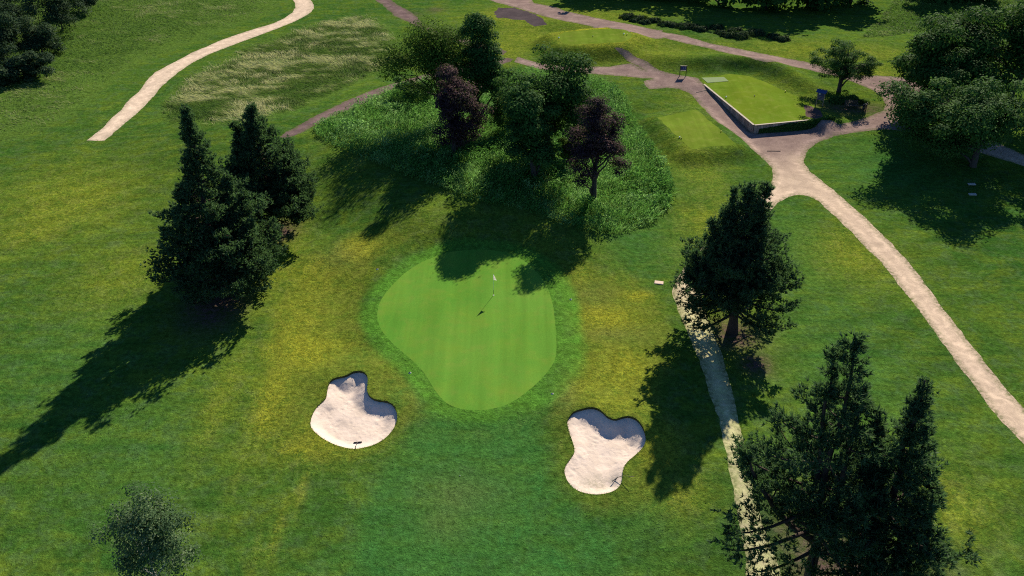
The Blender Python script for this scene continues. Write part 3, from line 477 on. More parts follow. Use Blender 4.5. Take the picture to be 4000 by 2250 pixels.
def mat_bark(name, a, b):
    s = NT(name); n = s.noise(3, 5, 0.7, 0.5, (4, 4, 0.8)); f = s.noise(30, 3, 0.7)
    c = s.scale(s.mix(s.rng(n, 0.3, 0.7), a, b), s.rng(f, 0.2, 0.8, 0.75, 1.25))
    return s.finish(c, 0.9, 0.15, s.bump(n, 0.8, 0.05))

def mat_plain(name, col, rough=0.6, spec=0.3, var=0.2, scale=8.0, metallic=0.0, bump=0.2):
    s = NT(name); n = s.noise(scale, 4, 0.65)
    c = s.scale(s.mix(0.0, col, col), s.rng(n, 0.25, 0.75, 1 - var, 1 + var))
    return s.finish(c, rough, spec, s.bump(n, bump, 0.01), metallic)

def mat_wood(name, a, b, rough=0.7):
    s = NT(name); n = s.noise(6, 4, 0.6, 1.2, (1.0, 14.0, 14.0)); f = s.noise(40, 3)
    c = s.scale(s.mix(s.rng(n, 0.3, 0.7), a, b), s.rng(f, 0.2, 0.8, 0.85, 1.15))
    return s.finish(c, rough, 0.25, s.bump(n, 0.3, 0.01))

def mat_wall():
    s = NT('wall_panel'); n = s.noise(4.0, 5, 0.7); st = s.noise(3.0, 4, 0.7, 0.0, (5, 5, 0.5))
    oi = s.n('ShaderNodeObjectInfo')
    c = s.mix(s.rng(n, 0.3, 0.7), (0.245, 0.205, 0.165), (0.330, 0.285, 0.235))
    c = s.mix(s.math('MULTIPLY', s.rng(st, 0.5, 0.7), 0.6), c, (0.10, 0.095, 0.075))
    c = s.scale(c, s.rng(oi.outputs['Random'], 0, 1, 0.68, 1.25))
    return s.finish(c, 0.95, 0.1, s.bump(n, 0.5, 0.02))

M = dict(
    turf=mat_turf(),
    green=mat_green('putting_turf', (0.076, 0.198, 0.0240), (0.098, 0.216, 0.0290), 0.30),
    tee=mat_green('tee_turf', (0.082, 0.138, 0.0120), (0.118, 0.165, 0.0150), 0.55, 0.8),
    tee_c=mat_green('pale_tee_turf', (0.088, 0.140, 0.0150), (0.115, 0.160, 0.0200), 0.55, 1.0),
    sand=mat_sand(),
    pale=mat_path('pale_grit', (0.55, 0.435, 0.330), (0.48, 0.38, 0.285), (0.42, 0.335, 0.26), 0.35),
    chips=mat_path('bark_chip', (0.100, 0.068, 0.070), (0.145, 0.102, 0.098), (0.22, 0.155, 0.140), 0.6),
    gravel=mat_path('grey_grit', (0.165, 0.117, 0.108), (0.230, 0.168, 0.148), (0.33, 0.25, 0.205), 0.55),
    soil=mat_path('bare_soil', (0.055, 0.045, 0.050), (0.085, 0.068, 0.070), (0.12, 0.09, 0.085), 0.5),
    mulch=mat_path('mulch', (0.075, 0.052, 0.048), (0.105, 0.075, 0.068), (0.15, 0.11, 0.10), 0.5),
    lip=mat_plain('bunker_lip', (0.045, 0.050, 0.018), 0.95, 0.1, 0.5, 6.0),
    mat=mat_plain('synthetic_mat', (0.185, 0.235, 0.120), 0.95, 0.0, 0.15, 14.0),
    pine=mat_leaf('pine_needles', (0.026, 0.058, 0.034), (0.066, 0.122, 0.062), (0.160, 0.225, 0.105), 0.42, 0.6, 0.08),
    leaf=mat_leaf('leaves_dark', (0.019, 0.058, 0.014), (0.042, 0.106, 0.022), (0.092, 0.175, 0.036), 0.32),
    leaf_mid=mat_leaf('leaves_mid', (0.024, 0.068, 0.018), (0.050, 0.122, 0.028), (0.105, 0.190, 0.045)),
    leaf_lt=mat_leaf('leaves_light', (0.045, 0.090, 0.014), (0.075, 0.135, 0.020), (0.120, 0.180, 0.030), 0.35),
    copper=mat_leaf('leaves_copper', (0.024, 0.013, 0.020), (0.054, 0.028, 0.034), (0.130, 0.072, 0.070), 0.2),
    birch=mat_leaf('leaves_birch', (0.040, 0.080, 0.036), (0.080, 0.135, 0.060), (0.190, 0.245, 0.130), 0.35),
    shrub=mat_leaf('leaves_shrub', (0.015, 0.034, 0.018), (0.030, 0.058, 0.026), (0.065, 0.095, 0.042), 0.15),
    weed=mat_leaf('leaves_weed', (0.048, 0.160, 0.032), (0.120, 0.300, 0.060), (0.280, 0.470, 0.165), 0.58),
    straw=mat_leaf('grass_blond', (0.062, 0.120, 0.024), (0.140, 0.190, 0.050), (0.500, 0.490, 0.235), 0.4, 0.7, 0.05),
    tall=mat_leaf('grass_tall', (0.042, 0.100, 0.022), (0.085, 0.155, 0.032), (0.280, 0.300, 0.125), 0.4, 0.7, 0.05),
    bark=mat_bark('bark_grey', (0.040, 0.032, 0.028), (0.085, 0.070, 0.058)),
    bark_pine=mat_bark('bark_pine', (0.030, 0.022, 0.020), (0.080, 0.055, 0.045)),
    bark_birch=mat_bark('bark_birch', (0.30, 0.28, 0.25), (0.52, 0.49, 0.45)),
    wall=mat_wall(),
    coping=mat_wood('coping_board', (0.160, 0.130, 0.085), (0.220, 0.180, 0.125)),
    timber=mat_wood('timber', (0.20, 0.14, 0.10), (0.30, 0.22, 0.16)),
    darkwood=mat_wood('dark_timber', (0.060, 0.045, 0.036), (0.110, 0.085, 0.066)),
    lightwood=mat_wood('light_timber', (0.42, 0.34, 0.22), (0.55, 0.46, 0.32)),
    black=mat_plain('black_paint', (0.012, 0.012, 0.014), 0.45, 0.4, 0.2),
    blue=mat_plain('blue_board', (0.012, 0.030, 0.120), 0.4, 0.4, 0.15),
    blue_pale=mat_plain('board_print', (0.25, 0.33, 0.55), 0.5, 0.3, 0.1),
    roof_shade_blue=mat_plain('shade_blue_roof', (0.020, 0.045, 0.150), 0.6, 0.3, 0.2),  # bluish cast of the shadow is put into the roof colour
    paper=mat_plain('notice_paper', (0.50, 0.50, 0.48), 0.7, 0.2, 0.1),
    white=mat_plain('white_paint', (0.78, 0.77, 0.72), 0.4, 0.4, 0.05),
    yellow=mat_plain('yellow_paint', (0.70, 0.55, 0.05), 0.45, 0.4, 0.05),
    stone=mat_plain('sandstone', (0.52, 0.40, 0.31), 0.85, 0.2, 0.12, 20.0),
    palestone=mat_plain('pale_stone', (0.36, 0.35, 0.33), 0.85, 0.2, 0.1, 20.0),
    cloth=mat_leaf('flag_cloth', (0.82, 0.80, 0.74), (0.82, 0.80, 0.74), (0.82, 0.80, 0.74), 0.55),
    metal=mat_plain('grey_metal', (0.20, 0.20, 0.21), 0.4, 0.5, 0.1, 8, 0.7),
)

# ---------------------------------------------------------------- the ground: one planar triangulation cut along every edge
def resample(P, step, amp=0.0, smooth=0, fq=0.9):
    P = np.asarray(P, float)
    for _ in range(smooth):
        Q = np.roll(P, -1, axis=0); P = np.stack([0.75 * P + 0.25 * Q, 0.25 * P + 0.75 * Q], 1).reshape(-1, 2)
    out = []
    for a, b in zip(P, np.roll(P, -1, axis=0)):
        n = max(1, int(np.hypot(*(b - a)) / step))
        out += [a + (b - a) * i / n for i in range(n)]
    P = np.array(out)
    if amp:
        P = P + amp * np.stack([fbm(P[:, 0] * fq, P[:, 1] * fq, 3), fbm(P[:, 0] * fq + 40, P[:, 1] * fq + 9, 3)], 1)
    return P

BOUND = {
    'bunker_one': resample(TERR['bunker_one'], 0.3, 0.0, 1), 'bunker_two': resample(TERR['bunker_two'], 0.3, 0.0, 1),
    'green': resample(TERR['green'], 0.5, 0.05, 2),
    'tee_mulch': resample(TERR['tee_mulch'], 0.5, 0.25, 0), 
    'tee_a': resample(TERR['tee_a'], 0.6), 'tee_b': resample(TERR['tee_b'], 0.5, 0.30), 'tee_c': resample(TERR['tee_c'], 0.6, 0.5, 1),
    'pale_path': resample(SITE['pale_path'], 0.4, 0.13, 0), 'chip_path_low': resample(SITE['chip_path_low'], 0.6, 0.45, 1),
    'chip_path_far': resample(SITE['chip_path_far'], 0.8, 0.4, 0), 'soil_patch': resample(SITE['soil_patch'], 0.6, 0.7, 0),
    'upper_track': resample(SITE['upper_track'], 0.4, 0.17, 0),
}
ORDER = list(BOUND)
pts = []; edges = []
for k in ORDER:
    P = BOUND[k]; b = len(pts); pts += [tuple(p) for p in P]
    edges += [(b + i, b + (i + 1) % len(P)) for i in range(len(P))]
yy = 24.0
while yy < 205:
    st = 0.42 if yy < 75 else 0.42 + (yy - 75) * 0.006
    hw = 0.66 * yy + 14
    xs = np.arange(-hw, hw, st); j = rng.uniform(-0.3, 0.3, (len(xs), 2)) * st
    pts += list(zip((xs + j[:, 0]).tolist(), (yy + j[:, 1]).tolist())); yy += st * 0.92
# fine sand: closer points inside the bunkers
for k in ('bunker_one', 'bunker_two'):
    P = BOUND[k]; lo, hi = P.min(0), P.max(0); gx, gy = np.meshgrid(np.arange(lo[0], hi[0], 0.13), np.arange(lo[1], hi[1], 0.13))
    q = np.column_stack([gx.ravel(), gy.ravel()]) + rng.uniform(-0.03, 0.03, (gx.size, 2)); q = q[poly_sd(P[::2], q[:, 0], q[:, 1]) < -0.10]
    pts += [tuple(p) for p in q.tolist()]
for st, ext in ((9.0, 260.0), (60.0, 900.0), (300.0, 3000.0)):
    g = np.arange(-ext, ext + 1, st)
    for y in g + 90:
        for x in g:
            if 20 < y < 208 and abs(x) < 0.66 * y + 16: continue
            if st > 9 and abs(x) < 260 + st / 2 and abs(y - 90) < 260 + st / 2: continue
            if st > 60 and abs(x) < 1000 and abs(y - 90) < 1000: continue
            pts.append((float(x), float(y)))
cv, ce, cf, *_ = geometry.delaunay_2d_cdt([Vector(p) for p in pts], edges, [], 0, 1e-5)
V2 = np.array([(v.x, v.y) for v in cv]); T = np.array(cf, int)
C = V2[T].mean(axis=1)
reg = np.full(len(T), -1)
def inside(P, X):
    P = np.asarray(P); lo = P.min(0) - 0.1; hi = P.max(0) + 0.1
    res = np.zeros(len(X), bool); m = np.all((X > lo) & (X < hi), axis=1)
    Xm = X[m]; ins = np.zeros(len(Xm), bool)
    for (x0, y0), (x1, y1) in zip(P, np.roll(P, -1, axis=0)):
        ins ^= ((y0 > Xm[:, 1]) != (y1 > Xm[:, 1])) & (Xm[:, 0] < (x1 - x0) * (Xm[:, 1] - y0) / ((y1 - y0) or 1e-12) + x0)
    res[m] = ins; return res
for i, k in enumerate(ORDER):
    free = reg < 0; idx = np.where(free)[0]
    reg[idx[inside(BOUND[k], C[idx])]] = i
Zg = zground(V2[:, 0], V2[:, 1])
# orientation up
A, B, Cc = V2[T[:, 0]], V2[T[:, 1]], V2[T[:, 2]]
flip = ((B[:, 0] - A[:, 0]) * (Cc[:, 1] - A[:, 1]) - (B[:, 1] - A[:, 1]) * (Cc[:, 0] - A[:, 0])) < 0
T[flip] = T[flip][:, ::-1]
ZA = [z for n, z, f in TERR['tees'] if n == 'tee_a'][0]

def submesh(sel, zf):
    F = T[sel]; u, inv = np.unique(F, return_inverse=True)
    XY = V2[u]; return np.column_stack([XY, zf(u)]), inv.reshape(-1, 3), u

def zone_val(kind, x, y):
    r = np.zeros(len(x))
    for k, cx, cy, rx, ry, a in SITE['zones']:
        if k != kind or a <= 0: continue
        wob = 0.45 * fbm(x / max(rx, 1.0) * 1.3 + cx, y / max(ry, 1.0) * 1.3 + cy, 3)
        q = ((x - cx) / rx) ** 2 + ((y - cy) / ry) ** 2
        r = np.maximum(r, a * np.exp(-np.maximum(q + wob, 0) * 0.9))
    return r

def soft_poly(P, x, y, f0, f1):
    P = np.asarray(P); r = np.zeros(len(x)); lo = P.min(0) - f1 - 1; hi = P.max(0) + f1 + 1
    m = (x > lo[0]) & (x < hi[0]) & (y > lo[1]) & (y < hi[1])
    r[m] = 1 - sstep(f0, f1, poly_sd(P, x[m], y[m])); return r

# ground sheet, with the turf faces of the bunkers stitched on
gsel = reg < 0
GV, GF, gu = submesh(gsel, lambda u: Zg[u])
x, y = GV[:, 0], GV[:, 1]
att = {k: ('POINT', zone_val(k, x, y)) for k in ('dry', 'lush', 'brown', 'litter')}
wob = 0.5 * fbm(x / 2.2, y / 2.2, 3)
gd = np.full(len(x), 99.0); near = (np.abs(x) < 40) & (y > 35) & (y < 95)
gd[near] = poly_sd(TERR['green'], x[near], y[near])
att['collar'] = ('POINT', 1 - sstep(1.0, 2.0, gd + 0.7 * wob - 0.9 * sstep(0, 5, x)))
semi = (1 - sstep(6.0, 11.0, gd + 3 * wob)) * sstep(1.0, 3.0, gd) * sstep(44, 53, y + 4 * wob)
att['dry'] = ('POINT', np.maximum(att['dry'][1] * sstep(0.5, 2.2, gd), 0.12 * semi))
att['semi'] = ('POINT', np.maximum(soft_poly(SITE['semi_left'], x + wob, y + wob, -0.5, 0.5), soft_poly(SITE['semi_right'], x + wob, y + wob, -0.7, 0.9)) * sstep(0.8, 2.0, gd))
att['lush'] = ('POINT', np.maximum(att['lush'][1], 0.80 * soft_poly(SITE['apron'], x + wob, y, -1.0, 1.0)))
rgh = np.maximum.reduce([soft_poly(SITE[k], x, y, -1.0, 1.2) for k in ('blond_meadow', 'copse', 'left_meadow', 'far_meadow')])
att['rough'] = ('POINT', rgh)
# mower passes: rings round the green, slanting lines on the wide turf
rings = np.sin(gd * 3.5 + 1.2 * wob) * sstep(1.5, 3.0, gd) * (1 - sstep(9, 14, gd))
slant = np.sin((x * 0.57 - y * 0.82) * 1.55 + 2.0 * wob) * sstep(12, 18, gd) * (1 - sstep(95, 120, y)) * np.clip(0.7 + 1.2 * fbm(x / 15 + 3, y / 15, 2), 0, 1)
att['mow'] = ('POINT', 0.7 * rings * np.clip(0.6 + fbm(x / 6, y / 6, 2), 0, 1) + 0.7 * slant)
ground_me = mesh_np('ground', GV, GF, M['turf'], att, True)
ground = tag(link('ground', ground_me), 'mown green grass of the golf course with yellow dry patches', kind='structure')

# turf faces where the ground breaks down to the sand
eset = {}
for t in np.where(gsel)[0]:
    a, b, c_ = T[t]
    for e in ((a, b), (b, c_), (c_, a)): eset[e] = True
for key, lab in (('bunker_one', 'grass-topped bunker of pale sand left of the putting green'), ('bunker_two', 'grass-topped bunker of pale sand right of the fairway, in part shaded by a pine')):
    i = ORDER.index(key); sel = reg == i
    Vb, Fb, ub = submesh(sel, lambda u: zbunker(key, V2[u, 0], V2[u, 1]))
    damp = np.zeros(len(Vb))
    if key == 'bunker_two':
        bl = np.array(TERR[key])[:, 1].min(); bx = np.array(TERR[key])[:, 0].mean()
        damp = np.exp(-(((Vb[:, 0] - bx + 0.6) / 1.6) ** 2 + ((Vb[:, 1] - bl - 1.3) / 0.9) ** 2)) * 0.8
    o = link('bunker', mesh_np('bunker', Vb, Fb, M['sand'], {'damp': ('POINT', damp)}, True))
    tag(o, lab, kind='structure')
    zl = dict(zip(ub.tolist(), Vb[:, 2])); lv = []; lf = []
    for t in np.where(sel)[0]:
        a, b, c_ = T[t]
        for p, q in ((a, b), (b, c_), (c_, a)):
            if (q, p) in eset:
                n = len(lv)
                lv += [(*V2[p], zl[p]), (*V2[q], zl[q]), (*V2[q], Zg[q]), (*V2[p], Zg[p])]; lf.append((n, n + 1, n + 2, n + 3))
    o = link('bunker_face', mesh_np('bunker_face', np.array(lv), np.array(lf), M['lip']))
    tag(o, 'turf face round the edge of the ' + ('left' if key == 'bunker_one' else 'right') + ' bunker', kind='structure')

def sheet(name, key, mat, label, z=None, extra=None):
    sel = reg == ORDER.index(key)
    if extra is not None: sel = sel & extra
    if not sel.any(): return None
    V_, F_, u_ = submesh(sel, (lambda u: Zg[u]) if z is None else (lambda u: np.full(len(u), z) + 0.02 * fbm(V2[u, 0] / 2, V2[u, 1] / 2, 2)))
    X, Y = V_[:, 0], V_[:, 1]
    a = {}
    if key in ('upper_track',):
        a['pale'] = ('POINT', np.clip(1 - sstep(90, 103, Y + 3 * fbm(X / 4, Y / 4, 2)), 0, 1))
        a['green'] = ('POINT', (1 - sstep(60, 72, Y)) * (X < 26) * 0.85)
    if mat in ('gravel', 'pale', 'chips'):
        d = poly_sd(BOUND[key][::2], X, Y); a['wear'] = ('POINT', np.exp(-((-d - 0.85) / 0.35) ** 2)); a['edge'] = ('POINT', (1 - sstep(0.0, 0.8, -d)) * (0.9 if mat != 'pale' else 0.55))
    o = link(name, mesh_np(name, V_, F_, M[mat], a, True)); tag(o, label, kind='structure'); return o

sheet('putting_green', 'green', 'green', 'smooth bright green putting surface with the flag')
sheet('tee', 'tee_a', 'tee', 'raised flat tee held by the panelled retaining wall', ZA)
sheet('mulch_bed', 'tee_mulch', 'mulch', 'dark mulch under the notice board at the end of the walled tee', ZA)
sheet('tee', 'tee_b', 'tee_c', 'pale mown rectangular tee below the retaining wall')
sheet('tee', 'tee_c', 'tee_c', 'pale mown tee beside the far gravel track')
sheet('path', 'pale_path', 'pale', 'pale curving path that ends abruptly on the left fairway')
sheet('path', 'chip_path_low', 'chips', 'purple brown chip path along the edge of the blond meadow')
sheet('path', 'chip_path_far', 'chips', 'brown chip path coming down behind the tall trees')
sheet('soil_patch', 'soil_patch', 'soil', 'dark bare soil patch in the grass below the far track')
side = (C[:, 1] < 87) & (C[:, 0] < 32.4); upper = C[:, 1] >= 97
sheet('path', 'upper_track', 'gravel', 'pale worn side path passing under the lone pine', extra=side)
sheet('path', 'upper_track', 'gravel', 'grey purple gravel track and junction round the walled tee', extra=upper)
sheet('path', 'upper_track', 'gravel', 'broad pale gravel path running down the right side', extra=~side & ~upper)

def gz(x, y): return float(zground(np.array([x]), np.array([y]))[0])

LEAF_N, LEAF_S = 1.75, 0.76
# ---------------------------------------------------------------- foliage helpers
def unit(v): return v / np.maximum(np.linalg.norm(v, axis=-1, keepdims=True), 1e-9)
def rand_dir(r, n): return unit(r.normal(size=(n, 3)))

def leaf_quads(r, c, nrm, size, aspect=0.62):
    """diamond leaves centred at c facing nrm"""
    n = len(c); a = rand_dir(r, n); u = unit(np.cross(nrm, a)); w = np.cross(nrm, u)
    L = size[:, None]; fold = nrm * L * 0.18
    V = np.stack([c - u * L, c + w * L * aspect + fold, c + u * L, c - w * L * aspect + fold], 1).reshape(-1, 3)
    return V, np.arange(4 * n).reshape(-1, 4)

def blades(r, base, dirn, length, width, bend=0.35):
    """two-segment blades: base point, direction, length; bend adds a droop"""
    n = len(base); side_ = unit(np.cross(dirn, rand_dir(r, n))) * width[:, None]
    mid = base + dirn * length[:, None] * 0.55
    d2 = unit(dirn + np.array([0, 0, -1.0]) * bend + 0.25 * r.normal(size=(n, 3)))
    tip = mid + d2 * length[:, None] * 0.5
    V = np.stack([base, mid + side_, mid - side_, tip], 1).reshape(-1, 3)
    k = np.arange(n)[:, None] * 4
    F = np.concatenate([k + np.array([[0, 1, 2]]), k + np.array([[2, 1, 3]])], 0)
    return V, F, np.concatenate([np.arange(n), np.arange(n)])

def curve_pts(p0, p1, sag, n, r, wob=0.06):
    p0 = np.array(p0, float); p1 = np.array(p1, float); t = np.linspace(0, 1, n)[:, None]
    P = p0 + (p1 - p0) * t; L = np.linalg.norm(p1 - p0)
    P[:, 2] += (sag * L * np.sin(np.pi * t))[:, 0]
    P[1:-1] += r.normal(size=(n - 2, 3)) * wob * L * 0.5
    return P

def put_crown(root, V, F, mat, tone, name='crown'):
    o = link(name, mesh_np(name, V, F, mat, {'tone': ('FACE', tone)}), root); return o

def broadleaf(name, label, cat, loc, H, hc, xl, xr, n_leaf, size, leaf, bark, seed, clumps=60, ry=None, dx=0.0,
              shape='round', clump_r=0.30, trunk_r=None, group=None, limbs=16, shell=0.5, sparse=1.0, upright=0.0, lobes=11):
    n_leaf = int(n_leaf * LEAF_N); size = size * LEAF_S
    r = np.random.RandomState(seed); root = thing(name, label, cat, loc, 0, group)
    cx = (xl + xr) / 2; rx = (xr - xl) / 2 * 1.04; ry = ry or rx * 0.95; rz = (H - hc) / 2; zc = (H + hc) / 2
    # big lobes first, leaf clumps around each lobe: a billowing, uneven outline
    nl = lobes; ld = rand_dir(r, nl); ld[:, 2] = ld[:, 2] * 0.9; lc = ld * r.uniform(0.42, 0.70, nl)[:, None]; lr = r.uniform(0.34, 0.55, nl)
    pick = r.choice(nl, clumps, p=lr ** 2 / (lr ** 2).sum()); d = unit(rand_dir(r, clumps) + 0.35 * ld[pick])
    c = lc[pick] + d * (lr[pick] * r.uniform(shell, 1.0, clumps))[:, None]
    inner = r.rand(clumps) < 0.18; c[inner] = rand_dir(r, int(inner.sum())) * r.uniform(0.1, 0.55, int(inner.sum()))[:, None]
    if shape == 'cone':
        zz = c[:, 2]; k = np.clip(0.95 - 0.62 * (zz + 0.35), 0.28, 1.0); c[:, 0] *= k; c[:, 1] *= k
    elif shape == 'egg':
        k = np.clip(1.0 - 0.28 * (c[:, 2] + 0.2), 0.6, 1.1); c[:, 0] *= k; c[:, 1] *= k
    elif shape == 'dome':
        c[:, 2] = np.where(c[:, 2] < -0.4, -0.4 - 0.3 * r.rand(clumps), c[:, 2])
    c = c * np.array([rx, ry, rz]) + np.array([cx, 0, zc])
    c[:, 0] += dx * np.clip((c[:, 2] - zc) / rz, -1, 1) * 0.6
    if upright: c[:, 2] += upright * r.rand(clumps)
    cr = clump_r * min(rx, rz) * r.uniform(0.5, 1.25, clumps)
    w = cr ** 2; w /= w.sum(); cnt = np.maximum((w * n_leaf).astype(int), 10)
    ctone = r.uniform(-0.24, 0.24, clumps)
    ids = np.repeat(np.arange(clumps), cnt); n = len(ids)
    dd = rand_dir(r, n); up_ = r.rand(n) < 0.62; dd[up_, 2] = np.abs(dd[up_, 2]); rad = r.rand(n) ** 0.36 * sparse
    off = dd * rad[:, None] * cr[ids][:, None] * np.array([1.12, 1.12, 0.70])
    # spurs that break the outline
    sp = r.rand(n) < 0.10; off[sp] *= r.uniform(1.1, 1.55, sp.sum())[:, None]
    p = c[ids] + off
    nrm = unit(dd * 0.9 + np.array([0, 0, 0.6]) + r.normal(size=(n, 3)) * 0.34)
    sz = size * r.uniform(0.6, 1.3, n)
    V, F = leaf_quads(r, p, nrm, sz)
    tone = np.clip(0.42 + ctone[ids] + r.normal(size=n) * 0.20, 0, 1)
    put_crown(root, V, F, leaf, tone)
    tr = trunk_r or 0.022 * H + 0.06
    mb = MB(); ztop = zc + rz * 0.45
    ax = curve_pts((0, 0, -0.2), (cx * 0.7 + dx * 0.4, 0, ztop), 0, 8, r, 0.03); ax[1] = (0, 0, hc * 0.25)
    mb.tube(ax, [tr * 1.35, tr * 1.02] + [tr * (1 - 0.13 * i) for i in range(1, 7)], 9)
    for i in r.permutation(clumps)[:limbs]:
        t = np.clip((c[i, 2] - hc) / (H - hc) * 0.75, 0.05, 0.9); k = min(int(1 + t * 6), 6)
        P = curve_pts(ax[k], c[i], 0.10, 5, r, 0.08); r0 = tr * (0.50 - 0.05 * k)
        mb.tube(P, [r0, r0 * 0.8, r0 * 0.6, r0 * 0.42, r0 * 0.2], 6)
    mb.build('trunk', bark, root, True)
    return root

def pine(name, label, loc, H, hc, xl, xr, seed, leaders=((0.0, 0.0, 1.0),), whorls=26, per=6, tuft=0.29, dens=1.0, dx=0.0, profile=None, open_=0.0, ry=None, group=None, trunk_r=None, lean=0.0, nd=8, nw_=0.19):
    """several leaders, whorled boughs that turn up at the tip, needle tufts crowded on the outer half"""
    r = np.random.RandomState(seed); root = thing(name, label, 'pine tree', loc, 0, group)
    tr = trunk_r or 0.018 * H + 0.08; mb = MB(); tc = []; td = []; ts = []
    profile = profile or (lambda t: (1 - t) ** 0.92 * 1.06 * (0.62 + 0.38 * np.sin(np.pi * np.clip(t * 1.5 + 0.12, 0, 1))))
    for li, (lx, ly, lh) in enumerate(leaders):
        z_top = H * lh; zsplit = 0.0 if li == 0 else hc + (H - hc) * (0.12 if lh > 0.7 else 0.05)
        n = 10
        p1 = np.array([dx + lx, ly, z_top]); p0 = np.array([0, 0, -0.3]) if li == 0 else np.array([lx * 0.12, ly * 0.12, zsplit])
        t = np.linspace(0, 1, n)[:, None]; ax = p0 + (p1 - p0) * t
        if li: ax[:, :2] = p0[:2] + (p1 - p0)[:2] * (t ** 0.6)
        ax[1:-1, :2] += r.normal(size=(n - 2, 2)) * 0.10
        rr = tr * (1.0 if li == 0 else 0.6)
        mb.tube(ax, [rr * (1.35 if i == 0 and li == 0 else 1.0) * (1 - 0.93 * i / (n - 1)) + 0.012 for i in range(n)], 9)
        nw = int(whorls * (lh if li == 0 else 0.7 * lh)); z0 = hc if li == 0 else zsplit + 0.15 * (z_top - zsplit)
        for w in range(nw):
            tz = (w + r.rand() * 0.8) / nw; z = z0 + (z_top - z0) * tz ** 0.92
            ta = np.clip((z - p0[2]) / (z_top - p0[2]), 0, 1); k = ta * (n - 1); k0 = min(int(k), n - 2)
            o = ax[k0] + (ax[k0 + 1] - ax[k0]) * (k - k0)
            tt = np.clip((z - hc) / (H * lh - hc), 0, 1)
            nb = max(3, int(per * (1.05 - 0.45 * tt))); ph = r.rand() * 6.28
            for b in range(nb):
                a = ph + 6.283 * b / nb + r.normal() * 0.3
                half = xr if math.cos(a) > 0 else -xl
                L = profile(tt) * (abs(half) * abs(math.cos(a)) + (ry or (xr - xl) / 2) * abs(math.sin(a))) * r.uniform(0.68, 1.06)
                if li: L *= 0.62
                if L < 0.2: L = 0.15 + 0.2 * r.rand()
                if r.rand() < open_: continue
                rise = r.uniform(-0.12, 0.20) + 0.35 * tt
                tip = o + np.array([math.cos(a) * L, math.sin(a) * L, rise * L])
                P = np.linspace(0, 1, 5)[:, None] * (tip - o) + o
                P[:, 2] += np.array([0, -0.03, -0.04, 0.0, 0.10]) * L
                br = max(0.012, 0.03 * L ** 0.8 * (tr / 0.35))
                if L > 0.8: mb.tube(P, [br, br * 0.8, br * 0.6, br * 0.4, br * 0.15], 5, False)
                # tufts along the bough and on side twigs
                nn = int((4 + 6.0 * L) * dens); m = nn * 5
                s = np.repeat(r.uniform(0.28 if L > 1.2 else 0.05, 1.0, nn) ** 0.8, 5)
                k_ = s * 4; i0 = np.minimum(k_.astype(int), 3); q = P[i0] + (P[i0 + 1] - P[i0]) * (k_ - i0)[:, None]
                sd_ = unit(np.cross((tip - o)[None], [[0, 0, 1.0]])); sw = np.repeat(np.clip(r.normal(size=nn), -1.6, 1.6), 5) * 0.20 * L * (1.2 - s * 0.75)
                q = q + sd_ * sw[:, None]; q[:, 2] += np.repeat(np.abs(r.normal(size=nn)), 5) * 0.05 * L + np.abs(sw) * 0.15; q = q + r.normal(size=(m, 3)) * 0.15
                out = unit((tip - o)[None] + sd_ * sw[:, None] * 0.8)
                tc.append(q); td.append(unit(out * 0.75 + np.array([0, 0, 0.75]) + r.normal(size=(m, 3)) * 0.28)); ts.append(np.full(m, 1.0))
        # leading shoot
        m = 26; s = r.rand(m); q = ax[-2] + (ax[-1] - ax[-2]) * s[:, None] + r.normal(size=(m, 3)) * 0.10
        tc.append(q); td.append(unit(np.array([0, 0, 1.0]) + r.normal(size=(m, 3)) * 0.35)); ts.append(np.full(m, 1.0))
    c = np.concatenate(tc); d = np.concatenate(td); n = len(c)
    ids = np.repeat(np.arange(n), nd); N = len(ids)
    dir_ = unit(d[ids] + r.normal(size=(N, 3)) * 0.45)
    ln = tuft * r.uniform(0.6, 1.15, N); b = c[ids] + dir_ * 0.02
    sdv = unit(np.cross(dir_, rand_dir(r, N))) * (ln * nw_)[:, None]
    V = np.stack([b + sdv, b + dir_ * ln[:, None], b - sdv], 1).reshape(-1, 3)
    tone = np.clip(0.36 + (r.normal(size=n) * 0.16)[ids] + r.normal(size=N) * 0.14, 0, 1)
    put_crown(root, V, np.arange(3 * N).reshape(-1, 3), M['pine'], tone)
    mb.build('trunk', M['bark_pine'], root, True)
    return root

# ---------------------------------------------------------------- trees
def T_(k): return PLACE[k]
def args(k):
    p = PLACE[k]; return dict(loc=p['loc'], H=p['H'], hc=p['hc'], xl=p['xl'], xr=p['xr'], dx=p['dx'])

pine('pine_tree', 'tallest dark pine on the left with the long shadow across the fairway', **args('pine_a'), seed=3, whorls=32, per=7, dens=0.95, nd=7,
     leaders=((0, 0, 1.0), (2.2, 0.5, 0.66), (-2.2, 0.3, 0.60), (3.8, -0.6, 0.44), (3.0, 1.2, 0.52)))
pine('pine_tree', 'broad dark pine just behind the tallest pine on the left', **args('pine_b'), seed=5, whorls=28, per=7, dens=0.95, nd=7,
     profile=lambda t: (1 - t) ** 0.74 * (0.80 + 0.36 * np.sin(np.pi * np.clip(t * 1.3 + 0.1, 0, 1))),
     leaders=((0, 0, 1.0), (-2.1, 0.2, 0.86), (2.7, 0.2, 0.68), (3.2, -0.8, 0.42)))
pine('pine_tree', 'lone pine with bare lower trunk beside the side path', **dict(args('pine_c'), hc=2.0, xl=-5.0, xr=4.2), seed=8, whorls=26, per=6, dens=0.85, nd=9, nw_=0.13, tuft=0.33, trunk_r=0.42,
     profile=lambda t: (1 - t) ** 0.80 * (0.76 + 0.42 * np.sin(np.pi * np.clip(t * 1.25 + 0.15, 0, 1))),
     leaders=((0, 0, 1.0), (1.35, 0.3, 0.985), (-2.6, 0, 0.76), (-3.6, 0.3, 0.55), (-1.2, 0.4, 0.95)), open_=0.10)
